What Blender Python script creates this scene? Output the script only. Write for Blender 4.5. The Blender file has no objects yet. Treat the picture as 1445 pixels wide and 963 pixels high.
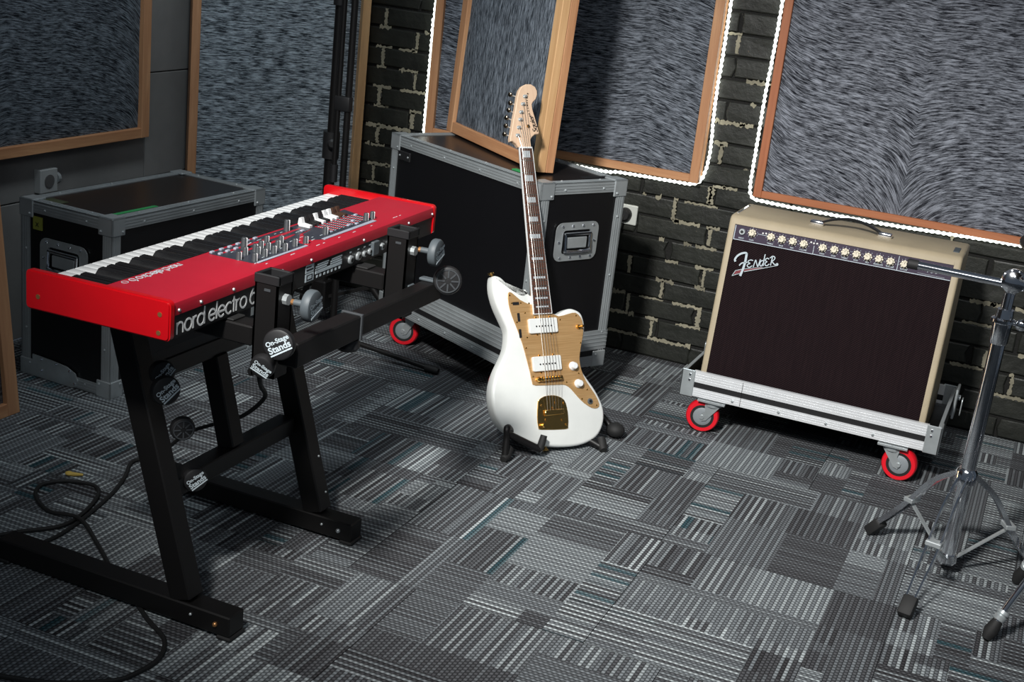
import bpy, bmesh, math, random
from mathutils import Vector, Matrix
from math import sin, cos, pi, radians

# ------------------------------------------------------------------ camera, world, light, exposure
S = bpy.context.scene
COL = S.collection
cam_d = bpy.data.cameras.new('camera'); cam = bpy.data.objects.new('camera', cam_d); COL.objects.link(cam)
FWD = Vector((-0.35176, 0.88584, -0.30258)).normalized()
_r0 = FWD.cross(Vector((0, 0, 1))).normalized(); _u0 = _r0.cross(FWD)
ROLL = 0.1126
RT = _r0 * cos(ROLL) + _u0 * sin(ROLL); UPV = -_r0 * sin(ROLL) + _u0 * cos(ROLL)
cm = Matrix((RT, UPV, -FWD)).transposed().to_4x4(); cm.translation = (0, 0, 1.5179)
cam.matrix_world = cm
cam_d.sensor_width = 36.0; cam_d.lens = 36.0 * 1861.96 / 1445
cam_d.clip_start = 0.05
S.camera = cam
S.view_settings.view_transform = 'Standard'; S.view_settings.look = 'None'
S.view_settings.gamma = 1.0; S.view_settings.use_curve_mapping = False
S.view_settings.exposure = 0.0

w = bpy.data.worlds.new('room_ambient'); S.world = w; w.use_nodes = True
w.node_tree.nodes['Background'].inputs[0].default_value = (0.62, 0.78, 1.0, 1)
w.node_tree.nodes['Background'].inputs[1].default_value = 0.075

def spot(name, loc, target, energy, angle, blend, size, color=(1, 1, 1)):
    d = bpy.data.lights.new(name, 'SPOT'); d.energy = energy; d.spot_size = radians(angle); d.spot_blend = blend
    d.shadow_soft_size = size; d.color = color
    o = bpy.data.objects.new(name, d); COL.objects.link(o); o.location = loc
    o.rotation_euler = (Vector(target) - Vector(loc)).to_track_quat('-Z', 'Y').to_euler()
    return o
spot('key_spot', (-1.02, 0.1, 3.0), (-0.86, 3.55, 0.40), 1080, 50, 1.0, 0.19, (1.0, 0.98, 0.95))
spot('fill_spot', (-1.95, 3.0, 3.0), (-2.55, 4.1, 0.4), 80, 90, 0.9, 0.2, (0.86, 0.95, 1.0))  # added unseen fill, brightens the corner and the floor behind the keyboard
spot('fill_spot', (0.2, 2.2, 2.8), (-0.2, 3.9, 0.3), 30, 80, 0.9, 0.12, (0.95, 0.97, 1.0))  # added unseen spot, gives highlights on the right side

ad = bpy.data.lights.new('fill_area', 'AREA'); ad.energy = 20; ad.shape = 'RECTANGLE'; ad.size = 1.2; ad.size_y = 0.6; ad.color = (0.92, 0.97, 1.0)  # broad weak fill, added behind the camera; no actual fixture
ao = bpy.data.objects.new('fill_area', ad); COL.objects.link(ao); ao.location = (0.3, -0.6, 3.0)
ao.rotation_euler = (Vector((-1.0, 3.6, 0.3)) - ao.location).to_track_quat('-Z', 'Y').to_euler()

# ------------------------------------------------------------------ helpers
R = random.Random(7)

class MB:
    """collects shapes (world coordinates, or local through .T) and links them as ONE mesh object"""
    def __init__(s, T=None): s.v = []; s.f = []; s.T = T or Matrix()
    def add(s, vs, fs):
        n = len(s.v); s.v += [s.T @ Vector(v) for v in vs]; s.f += [[i + n for i in f] for f in fs]; return s
    def box(s, a, b, M=None):
        x0, y0, z0 = a; x1, y1, z1 = b
        vs = [Vector(p) for p in ((x0,y0,z0),(x1,y0,z0),(x1,y1,z0),(x0,y1,z0),(x0,y0,z1),(x1,y0,z1),(x1,y1,z1),(x0,y1,z1))]
        if M: vs = [M @ v for v in vs]
        return s.add(vs, [(3,2,1,0),(4,5,6,7),(0,1,5,4),(1,2,6,5),(2,3,7,6),(3,0,4,7)])
    def rbox(s, a, b, r, seg=2, M=None):
        bm = bmesh.new(); bmesh.ops.create_cube(bm, size=1)
        a = Vector(a); b = Vector(b); c = (a + b) / 2; d = b - a
        for v in bm.verts: v.co = Vector((v.co.x * d.x, v.co.y * d.y, v.co.z * d.z)) + c
        bmesh.ops.bevel(bm, geom=bm.edges[:], offset=r, segments=seg, profile=0.5, affect='EDGES')
        return s.bm(bm, M)
    def bm(s, bm, M=None):
        bm.verts.index_update()
        vs = [(M @ v.co if M else v.co.copy()) for v in bm.verts]; fs = [[v.index for v in f.verts] for f in bm.faces]
        bm.free(); return s.add(vs, fs)
    def bar(s, p, q, wx, wz, up=(0, 0, 1), r=0.0):
        """rectangular bar from p to q, wz measured along 'up'"""
        p = Vector(p); q = Vector(q); d = (q - p); L = d.length; y = d / L
        x = y.cross(Vector(up)).normalized(); z = x.cross(y)
        M = Matrix((x, y, z)).transposed().to_4x4(); M.translation = p
        if r: return s.rbox((-wx/2, 0, -wz/2), (wx/2, L, wz/2), r, 1, M)
        return s.box((-wx/2, 0, -wz/2), (wx/2, L, wz/2), M)
    def cyl(s, p, q, r, n=16, r2=None, cap=True):
        return s.lathe(p, q, [(0, r), (1, r if r2 is None else r2)], n, cap)
    def lathe(s, p, q, prof, n=20, cap=True):
        """prof: (t along p->q in 0..1, radius)"""
        p = Vector(p); q = Vector(q); d = q - p; y = d.normalized()
        x = y.cross(Vector((0, 0, 1)) if abs(y.z) < .9 else Vector((1, 0, 0))).normalized(); z = x.cross(y)
        vs = []; fs = []
        for t, r in prof:
            for k in range(n):
                a = 2*pi*k/n; vs.append(p + d*t + x*(r*cos(a)) + z*(r*sin(a)))
        for i in range(len(prof)-1):
            for k in range(n):
                k2 = (k+1) % n; fs.append((i*n+k, i*n+k2, (i+1)*n+k2, (i+1)*n+k))
        if cap:
            fs.append(tuple(range(n))[::-1]); fs.append(tuple(range((len(prof)-1)*n, len(prof)*n)))
        return s.add(vs, fs)
    def tube(s, pts, r, n=8, radii=None):
        pts = [Vector(p) for p in pts]; vs = []; fs = []; m = len(pts); px = None
        for i, p in enumerate(pts):
            d = (pts[min(i+1, m-1)] - pts[max(i-1, 0)]).normalized()
            if px is None: px = d.cross(Vector((0, 0, 1)) if abs(d.z) < .9 else Vector((1, 0, 0))).normalized()
            x = (px - d * px.dot(d)).normalized(); px = x; z = x.cross(d); rr = radii[i] if radii else r
            for k in range(n):
                a = 2*pi*k/n; vs.append(p + x*(rr*cos(a)) + z*(rr*sin(a)))
        for i in range(m-1):
            for k in range(n):
                k2 = (k+1) % n; fs.append((i*n+k, i*n+k2, (i+1)*n+k2, (i+1)*n+k))
        fs.append(tuple(range(n))[::-1]); fs.append(tuple(range((m-1)*n, m*n)))
        return s.add(vs, fs)
    def sphere(s, c, r, n=12, m=8, sc=(1, 1, 1)):
        c = Vector(c); prof = []
        vs = []; fs = []
        for i in range(m+1):
            th = pi*i/m
            for k in range(n):
                a = 2*pi*k/n; vs.append(c + Vector((r*sin(th)*cos(a)*sc[0], r*sin(th)*sin(a)*sc[1], r*cos(th)*sc[2])))
        for i in range(m):
            for k in range(n):
                k2 = (k+1) % n; fs.append((i*n+k, (i+1)*n+k, (i+1)*n+k2, i*n+k2))
        return s.add(vs, fs)
    def prism(s, poly, O, X, Y, t, inset=0.0):
        """polygon in plane O+X*x+Y*y, raised by t along X x Y; inset chamfers the top edge"""
        O = Vector(O); X = Vector(X); Y = Vector(Y); N = X.cross(Y).normalized(); n = len(poly)
        A = sum(poly[i][0]*poly[(i+1) % n][1] - poly[(i+1) % n][0]*poly[i][1] for i in range(n))
        if A < 0: poly = poly[::-1]
        rings = [(poly, 0.0)]
        if inset: rings += [(poly, t - inset), (offset(poly, inset), t)]
        else: rings += [(poly, t)]
        return s.rings(rings, O, X, Y, N)
    def rings(s, rings, O, X, Y, N):
        vs = []; fs = []; n = len(rings[0][0])
        for P, h in rings: vs += [O + X*p[0] + Y*p[1] + N*h for p in P]
        for i in range(len(rings)-1):
            for k in range(n):
                k2 = (k+1) % n; fs.append((i*n+k, i*n+k2, (i+1)*n+k2, (i+1)*n+k))
        fs.append(tuple(range(n))[::-1]); fs.append(tuple(range((len(rings)-1)*n, len(rings)*n)))
        return s.add(vs, fs)
    def stroke(s, pts, wd, O, X, Y, t=0.0006):
        """flat raised ribbon in the plane O,X,Y; wd = width or list of widths"""
        O = Vector(O); X = Vector(X); Y = Vector(Y); N = X.cross(Y).normalized(); m = len(pts)
        L = []; Rr = []
        for i, p in enumerate(pts):
            a = pts[max(i-1, 0)]; b = pts[min(i+1, m-1)]; d = Vector((b[0]-a[0], b[1]-a[1])); d.normalize()
            ww = (wd[i] if isinstance(wd, (list, tuple)) else wd)/2
            L.append((p[0]-d.y*ww, p[1]+d.x*ww)); Rr.append((p[0]+d.y*ww, p[1]-d.x*ww))
        vs = []
        for h in (0, t):
            for q in L+Rr: vs.append(O + X*q[0] + Y*q[1] + N*h)
        fs = []; k = 2*m
        for i in range(m-1):
            fs.append((k+i, k+m+i, k+m+i+1, k+i+1)); fs.append((i, i+1, k+i+1, k+i)); fs.append((m+i, k+m+i, k+m+i+1, m+i+1))
        fs.append((0, k, k+m, m)); fs.append((m-1, 2*m-1, k+2*m-1, k+m-1))
        return s.add(vs, fs)
    def text(s, txt, size, O, X, Y, t=0.0004, align='LEFT', weight=0.0, shear=0.0, spacing=1.0):
        cu = bpy.data.curves.new('t', 'FONT'); cu.body = txt; cu.size = 1.0; cu.align_x = align; cu.offset = weight
        cu.shear = shear; cu.space_character = spacing; cu.resolution_u = 3
        o = bpy.data.objects.new('t', cu); COL.objects.link(o); bpy.context.view_layer.update()
        me = o.to_mesh(); X = Vector(X); Y = Vector(Y); N = X.cross(Y).normalized(); O = Vector(O)
        vs = [O + X*(v.co.x*size) + Y*(v.co.y*size) + N*t for v in me.vertices]; fs = [list(p.vertices) for p in me.polygons]
        o.to_mesh_clear(); bpy.data.objects.remove(o); bpy.data.curves.remove(cu)
        return s.add(vs, fs)
    def build(s, name, mat, parent=None, smooth=False, kind=None, label=None, fix=True):
        me = bpy.data.meshes.new(name); vs = s.v
        if parent is not None:
            inv = WM[parent.name].inverted(); vs = [inv @ v for v in vs]
        me.from_pydata([tuple(v) for v in vs], [], s.f)
        if fix:
            bm = bmesh.new(); bm.from_mesh(me); bmesh.ops.recalc_face_normals(bm, faces=bm.faces[:]); bm.to_mesh(me); bm.free()
        me.materials.append(mat)
        if smooth:
            me.polygons.foreach_set('use_smooth', [True]*len(me.polygons))
            if hasattr(me, 'set_sharp_from_angle'): me.set_sharp_from_angle(angle=radians(38))
        me.update()
        o = bpy.data.objects.new(name, me); COL.objects.link(o)
        if parent is not None: o.parent = parent; WM[o.name] = WM[parent.name].copy()
        else: WM[o.name] = Matrix()
        if kind: o['kind'] = kind
        if label: o['label'] = label
        return o

WM = {}
def offset(poly, d):
    """inset of a counter-clockwise polygon"""
    n = len(poly); out = []
    for i in range(n):
        a = Vector(poly[i-1]); p = Vector(poly[i]); b = Vector(poly[(i+1) % n])
        e1 = (p-a).normalized(); e2 = (b-p).normalized()
        n1 = Vector((-e1.y, e1.x)); n2 = Vector((-e2.y, e2.x)); m = n1+n2
        if m.length < 1e-6: m = n1
        m.normalize(); k = max(0.5, m.dot(n1)); out.append(tuple(p + m*(d/k)))
    return out
def smoothp(P, k=4, closed=True):
    """Catmull-Rom resample"""
    n = len(P); out = []
    rng = range(n) if closed else range(n-1)
    for i in rng:
        g = (lambda j: Vector(P[j % n])) if closed else (lambda j: Vector(P[min(max(j, 0), n-1)]))
        p0, p1, p2, p3 = g(i-1), g(i), g(i+1), g(i+2)
        for j in range(k):
            t = j/k
            out.append(tuple(0.5*((2*p1)+(p2-p0)*t+(2*p0-5*p1+4*p2-p3)*t*t+(3*p1-p0-3*p2+p3)*t**3)))
    if not closed: out.append(tuple(P[-1]))
    return out
def rrect(x0, y0, x1, y1, r, n=4):
    out = []
    for cx, cy, a0 in ((x1-r, y1-r, 0), (x0+r, y1-r, pi/2), (x0+r, y0+r, pi), (x1-r, y0+r, 3*pi/2)):
        for k in range(n+1): a = a0+pi/2*k/n; out.append((cx+r*cos(a), cy+r*sin(a)))
    return out
def arc(cx, cy, r, a0, a1, n=10, ry=None):
    ry = ry or r
    return [(cx+r*cos(radians(a0+(a1-a0)*k/n)), cy+ry*sin(radians(a0+(a1-a0)*k/n))) for k in range(n+1)]
def thing(name, label, cat, M=None, group=None):
    o = bpy.data.objects.new(name, None); COL.objects.link(o)
    M = M if isinstance(M, Matrix) else Matrix.Translation(M or (0, 0, 0))
    o.matrix_world = M; WM[o.name] = M.copy(); o.empty_display_size = 0.05
    o['label'] = label; o['category'] = cat
    group = group or {'acoustic_panel': 'wood-framed acoustic panels around the room', 'road_case': 'black road cases with aluminium edges', 'wall_socket': 'sockets on the walls',
                      'microphone_stand': 'black microphone stands behind the keyboard', 'cymbal_stand': 'chrome cymbal stands at the right'}.get(name)
    if group: o['group'] = group
    return o
def tag(o, label, cat, group=None):
    o['label'] = label; o['category'] = cat
    if group: o['group'] = group
    return o
def basis(x, y, z, t):
    M = Matrix((Vector(x), Vector(y), Vector(z))).transposed().to_4x4(); M.translation = t; return M

# ------------------------------------------------------------------ materials
class NT:
    def __init__(s, name):
        s.m = bpy.data.materials.new(name); s.m.use_nodes = True; s.t = s.m.node_tree; s.b = s.t.nodes['Principled BSDF']
    def n(s, typ, **kw):
        x = s.t.nodes.new(typ)
        for k, v in kw.items():
            if k.startswith('i_'):
                key = k[2:]; key = int(key) if key.isdigit() else key.replace('_', ' ')
                x.inputs[key].default_value = v
            else: setattr(x, k, v)
        return x
    def l(s, a, b): s.t.links.new(a, b)
    def math(s, op, a, b=None, c=None):
        x = s.n('ShaderNodeMath', operation=op)
        for i, q in enumerate((a, b, c)):
            if q is None: continue
            if isinstance(q, (int, float)): x.inputs[i].default_value = q
            else: s.l(q, x.inputs[i])
        return x.outputs[0]
    def ramp(s, fac, stops, interp='LINEAR'):
        x = s.n('ShaderNodeValToRGB'); r = x.color_ramp; r.interpolation = interp
        while len(r.elements) < len(stops): r.elements.new(0.5)
        for e, (p, c) in zip(r.elements, stops): e.position = p; e.color = (c[0], c[1], c[2], 1)
        s.l(fac, x.inputs[0]); return x.outputs[0]
    def mix(s, f, a, b):
        x = s.n('ShaderNodeMix', data_type='RGBA')
        for i, q in ((0, f), (6, a), (7, b)):
            if isinstance(q, (int, float)): x.inputs[i].default_value = q
            elif isinstance(q, tuple): x.inputs[i].default_value = (*q, 1)
            else: s.l(q, x.inputs[i])
        return x.outputs[2]
    def bump(s, h, strength, dist):
        x = s.n('ShaderNodeBump'); x.inputs['Strength'].default_value = strength; x.inputs['Distance'].default_value = dist
        s.l(h, x.inputs['Height']); s.l(x.outputs[0], s.b.inputs['Normal'])
    def coord(s, out='Object', scale=(1, 1, 1), rot=(0, 0, 0)):
        c = s.n('ShaderNodeTexCoord'); m = s.n('ShaderNodeMapping'); m.inputs['Scale'].default_value = scale; m.inputs['Rotation'].default_value = rot
        s.l(c.outputs[out], m.inputs[0]); return m.outputs[0]
    def noise(s, vec, scale, detail=3, rough=0.6, dist=0):
        x = s.n('ShaderNodeTexNoise'); x.inputs['Scale'].default_value = scale; x.inputs['Detail'].default_value = detail
        x.inputs['Roughness'].default_value = rough; x.inputs['Distortion'].default_value = dist
        s.l(vec, x.inputs['Vector']); return x.outputs[0]

def plain(name, col, rough=0.5, metal=0.0, grain=0.0, gscale=300, coat=0.0, var=0.0, spec=None):
    t = NT(name); t.b.inputs['Roughness'].default_value = rough; t.b.inputs['Metallic'].default_value = metal
    t.b.inputs['Coat Weight'].default_value = coat; t.b.inputs['Coat Roughness'].default_value = 0.06
    if spec is not None: t.b.inputs['Specular IOR Level'].default_value = spec
    co = t.coord()
    nz = t.noise(co, 9, 4)
    v = max(var, 0.06)
    c = t.ramp(nz, [(0.25, tuple(x*(1-v) for x in col)), (0.75, tuple(min(1, x*(1+v)) for x in col))]); t.l(c, t.b.inputs['Base Color'])
    if grain: t.bump(t.noise(co, gscale, 2), grain, 0.001)
    return t.m
def wood(name, a, b, axis='z'):
    t = NT(name); sc = {'z': (38, 38, 2.2), 'x': (2.2, 38, 38), 'y': (38, 2.2, 38)}[axis]
    co = t.coord(scale=sc); nz = t.noise(co, 1.0, 5, 0.62, 0.5); n2 = t.noise(t.coord(scale=tuple(s*6 for s in sc)), 1.0, 2)
    f = t.math('ADD', t.math('MULTIPLY', nz, 0.8), t.math('MULTIPLY', n2, 0.2))
    c = t.ramp(f, [(0.3, a), (0.55, tuple((x+y)/2 for x, y in zip(a, b))), (0.72, b)]); t.l(c, t.b.inputs['Base Color'])
    t.b.inputs['Roughness'].default_value = 0.5; t.bump(f, 0.15, 0.001); return t.m
def fur(name, vertical=False, cusps=(), tilt=0.0, wave=0.007, lo=(0.006, 0.008, 0.012), hi=(0.30, 0.335, 0.39)):
    """dark pile with lighter combed streaks; cusps = (x0, width, amount) where the nap bends downwards; local x = width, z = height"""
    t = NT(name); c = t.n('ShaderNodeTexCoord'); sp = t.n('ShaderNodeSeparateXYZ'); t.l(c.outputs['Object'], sp.inputs[0])
    x, z = sp.outputs[0], sp.outputs[2]
    big = t.noise(c.outputs['Object'], 3.0, 2)
    zz = t.math('ADD', z, t.math('MULTIPLY', t.math('SUBTRACT', big, 0.5), wave*6))
    xx = x
    if vertical: xx, zz = t.math('ADD', z, 0.0), t.math('ADD', x, t.math('MULTIPLY', t.math('SUBTRACT', big, 0.5), wave*6))
    zz = t.math('ADD', zz, t.math('MULTIPLY', xx, tilt))
    for x0, wd, am, zd in cusps:
        d = t.math('ABSOLUTE', t.math('SUBTRACT', x, x0)); e = t.math('POWER', 2.718, t.math('MULTIPLY', d, -1.0/wd))
        e = t.math('MULTIPLY', e, t.math('POWER', 2.718, t.math('MULTIPLY', z, -1.0/zd)))
        zz = t.math('ADD', zz, t.math('MULTIPLY', e, am))
    cb = t.n('ShaderNodeCombineXYZ'); t.l(t.math('MULTIPLY', xx, 22.0), cb.inputs[0]); t.l(t.math('MULTIPLY', zz, 215.0), cb.inputs[2])
    nz = t.noise(cb.outputs[0], 1.0, 4, 0.72, 0.25)
    cb2 = t.n('ShaderNodeCombineXYZ'); t.l(t.math('MULTIPLY', xx, 7.0), cb2.inputs[0]); t.l(t.math('MULTIPLY', zz, 36.0), cb2.inputs[2])
    n2 = t.noise(cb2.outputs[0], 1.0, 2)
    f = t.math('ADD', t.math('MULTIPLY', nz, 0.84), t.math('MULTIPLY', n2, 0.16))
    col = t.ramp(f, [(0.405, lo), (0.47, tuple(a*.80+b*.20 for a, b in zip(lo, hi))), (0.525, tuple(a*.5+b*.5 for a, b in zip(lo, hi))), (0.635, hi)])
    t.l(col, t.b.inputs['Base Color']); t.b.inputs['Roughness'].default_value = 0.9
    t.b.inputs['Specular IOR Level'].default_value = 0.15
    t.bump(f, 0.5, 0.003); return t.m
def brushed(name, col, axis=(4, 400, 400), rough=0.35):
    t = NT(name); nz = t.noise(t.coord(scale=axis), 1.0, 2)
    t.l(t.ramp(nz, [(0.3, tuple(x*.8 for x in col)), (0.7, col)]), t.b.inputs['Base Color']); t.b.inputs['Metallic'].default_value = 1
    t.l(t.math('MULTIPLY_ADD', nz, 0.22, rough-0.1), t.b.inputs['Roughness']); return t.m
def glow(name, col, st):
    t = NT(name); t.b.inputs['Base Color'].default_value = (0.8, 0.8, 0.8, 1); t.b.inputs['Emission Color'].default_value = (*col, 1)
    t.b.inputs['Emission Strength'].default_value = st; return t.m

M = {}
M['red'] = plain('red_enamel', (0.40, 0.010, 0.026), 0.45, 0, 0.25, 900)
M['redside'] = plain('red_lacquered_wood', (0.50, 0.002, 0.006), 0.32, 0, 0, coat=0.3)
M['white'] = plain('white_plastic', (0.78, 0.8, 0.8), 0.35)
M['keyblack'] = plain('black_key_plastic', (0.008, 0.008, 0.009), 0.32)
M['print'] = plain('white_print', (0.52, 0.60, 0.64), 0.6)
M['black'] = plain('black_plastic', (0.012, 0.012, 0.013), 0.5)
M['grey'] = plain('grey_plastic', (0.075, 0.09, 0.10), 0.55)
M['spoke'] = plain('dark_spokes', (0.045, 0.05, 0.055), 0.5)
M['panelgrey'] = plain('control_panel_print', (0.34, 0.36, 0.43), 0.5)
M['paneldark'] = plain('dark_control_panel', (0.032, 0.035, 0.048), 0.4)
M['steelblack'] = plain('black_powder_coat', (0.0065, 0.006, 0.006), 0.45, 0, 0.15, 500, spec=.35)
M['rubber'] = plain('black_rubber', (0.009, 0.009, 0.009), 0.7)
M['laminate'] = plain('black_case_laminate', (0.0035, 0.0035, 0.0045), 0.42, 0, 0.35, 350)
M['laminatetop'] = plain('dark_case_top_laminate', (0.014, 0.011, 0.010), 0.3, 0, 0.25, 250, var=.2)
M['alu'] = plain('aluminium_extrusion', (0.84, 0.86, 0.88), 0.38, 0.4, var=.06)
M['aludull'] = plain('dull_aluminium', (0.36, 0.39, 0.40), 0.42, 0.4, var=.12)
M['steel'] = plain('zinc_steel', (0.52, 0.56, 0.57), 0.34, 0.6, var=.2)
M['chrome'] = plain('chrome', (0.86, 0.87, 0.90), 0.11, 1.0)
M['castered'] = plain('red_polyurethane', (0.72, 0.008, 0.02), 0.42)
M['hubgrey'] = plain('grey_wheel_hub', (0.3, 0.33, 0.35), 0.4, 0.3)
M['woodz'] = wood('oiled_pine_upright', (0.40, 0.18, 0.085), (0.66, 0.37, 0.19), 'z')
M['woodx'] = wood('oiled_pine_rail', (0.40, 0.175, 0.08), (0.66, 0.36, 0.18), 'x')
M['woodzy'] = wood('pale_pine_upright', (0.55, 0.31, 0.14), (0.76, 0.49, 0.25), 'z')
M['woodzr'] = wood('reddish_pine_upright', (0.32, 0.10, 0.042), (0.50, 0.19, 0.085), 'z')
M['woodxr'] = wood('reddish_pine_rail', (0.33, 0.11, 0.045), (0.52, 0.20, 0.09), 'x')
M['tolex'] = plain('blonde_tolex', (0.385, 0.32, 0.215), 0.6, 0, 0.5, 420, var=.1)
M['oxblood'] = None
M['purple'] = plain('purple_control_plate', (0.022, 0.010, 0.033), 0.6)
M['cream'] = plain('cream_knob', (0.72, 0.66, 0.52), 0.4)
M['gold'] = plain('polished_gold', (0.80, 0.50, 0.16), 0.22, 1.0)
M['goldplate'] = None
M['olympic'] = plain('white_gloss_paint', (0.77, 0.79, 0.76), 0.28, 0, 0, coat=0.3, var=.02)
M['maple'] = wood('maple', (0.62, 0.42, 0.28), (0.74, 0.54, 0.38), 'z')
M['rosewood'] = wood('dark_fingerboard', (0.055, 0.022, 0.014), (0.12, 0.052, 0.034), 'z')
M['pearl'] = plain('pearl_inlay', (0.42, 0.45, 0.47), 0.25, var=.2)
M['pickup'] = plain('white_pickup_cover', (0.75, 0.77, 0.75), 0.35)
M['ink'] = plain('black_ink', (0.006, 0.006, 0.007), 0.6)
M['string'] = plain('nickel_string', (0.4, 0.39, 0.36), 0.35, 1.0)
M['outlet'] = plain('white_socket_plate', (0.55, 0.57, 0.53), 0.4)
M['mortar'] = plain('exposed_mortar', (0.25, 0.232, 0.17), 0.95, 0, 0.9, 160, var=.45)
M['green'] = plain('green_tape', (0.03, 0.3, 0.09), 0.6)
M['yellowtape'] = plain('yellow_green_tape', (0.28, 0.30, 0.05), 0.6)
M['yellow'] = plain('yellow_foam', (0.6, 0.42, 0.09), 0.7)
M['leather'] = plain('black_leather', (0.008, 0.008, 0.008), 0.3, 0, 0.2, 300)
M['copper'] = plain('brass_bolt', (0.6, 0.3, 0.12), 0.35, 0.8)
M['led'] = glow('led_rope_glow', (0.93, 1.0, 0.92), 3.6)
M['jewel'] = plain('white_lens', (0.8, 0.8, 0.78), 0.2)

def grille():
    t = NT('oxblood_grille_cloth'); co = t.coord(scale=(1, 1, 1)); sp = t.n('ShaderNodeSeparateXYZ'); t.l(co, sp.inputs[0])
    a = t.math('SINE', t.math('MULTIPLY', t.math('ADD', sp.outputs[0], t.math('MULTIPLY', sp.outputs[2], .45)), 760))
    b = t.math('SINE', t.math('MULTIPLY', sp.outputs[2], 1150)); f = t.math('MULTIPLY', a, b)
    nz = t.noise(t.coord(scale=(140, 1, 9)), 1.0, 3)
    g = t.math('ADD', t.math('MULTIPLY', t.math('MULTIPLY_ADD', f, 0.5, 0.5), 0.7), t.math('MULTIPLY', nz, 0.3))
    t.l(t.ramp(g, [(0.15, (0.003, 0.0015, 0.002)), (0.6, (0.009, 0.004, 0.006)), (0.85, (0.034, 0.019, 0.019))]), t.b.inputs['Base Color'])
    t.b.inputs['Roughness'].default_value = 0.85; t.b.inputs['Specular IOR Level'].default_value = 0.12; t.bump(f, 0.4, 0.001); return t.m
M['oxblood'] = grille()
def goldplate():
    t = NT('gold_anodised_pickguard'); nz = t.noise(t.coord(scale=(9, 9, 420)), 1.0, 2)
    t.l(t.ramp(nz, [(0.3, (0.58, 0.33, 0.13)), (0.7, (0.74, 0.47, 0.22))]), t.b.inputs['Base Color'])
    t.b.inputs['Metallic'].default_value = 0.55; t.b.inputs['Roughness'].default_value = 0.45; return t.m
M['goldplate'] = goldplate()
def brickmat():
    t = NT('black_painted_brick'); co = t.coord('Generated', scale=(3, 3, 3))
    g = t.n('ShaderNodeNewGeometry'); n1 = t.noise(g.outputs['Position'], 26, 5, 0.65); n2 = t.noise(g.outputs['Position'], 5, 3)
    n3 = t.noise(g.outputs['Position'], 55, 4, 0.7)
    c = t.ramp(t.math('MULTIPLY_ADD', n2, 0.6, t.math('MULTIPLY', n1, 0.4)), [(0.35, (0.008, 0.009, 0.007)), (0.65, (0.021, 0.023, 0.018))])
    chip = t.ramp(n3, [(0.735, (0, 0, 0)), (0.76, (1, 1, 1))])
    c = t.mix(chip, c, (0.30, 0.20, 0.14)); t.l(c, t.b.inputs['Base Color']); t.b.inputs['Roughness'].default_value = 0.5
    t.bump(n1, 0.8, 0.004); return t.m
M['brick'] = brickmat()
def mortarwall():
    t = NT('black_painted_mortar'); g = t.n('ShaderNodeNewGeometry'); n1 = t.noise(g.outputs['Position'], 60, 4); n2 = t.noise(g.outputs['Position'], 11, 4, 0.7)
    k = t.ramp(n2, [(0.62, (0, 0, 0)), (0.68, (1, 1, 1))])
    t.l(t.mix(k, (0.007, 0.007, 0.006), (0.24, 0.22, 0.16)), t.b.inputs['Base Color']); t.b.inputs['Roughness'].default_value = 0.9; t.bump(n1, 1.0, 0.005); return t.m
M['mortarwall'] = mortarwall()
def greywall():
    t = NT('grey_painted_block'); g = t.n('ShaderNodeNewGeometry'); n1 = t.noise(g.outputs['Position'], 3, 4); n2 = t.noise(g.outputs['Position'], 70, 3)
    t.l(t.ramp(n1, [(0.3, (0.15, 0.15, 0.147)), (0.7, (0.215, 0.215, 0.21))]), t.b.inputs['Base Color']); t.b.inputs['Roughness'].default_value = 0.8; t.bump(n2, 0.25, 0.002); return t.m
M['greywall'] = greywall()
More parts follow.
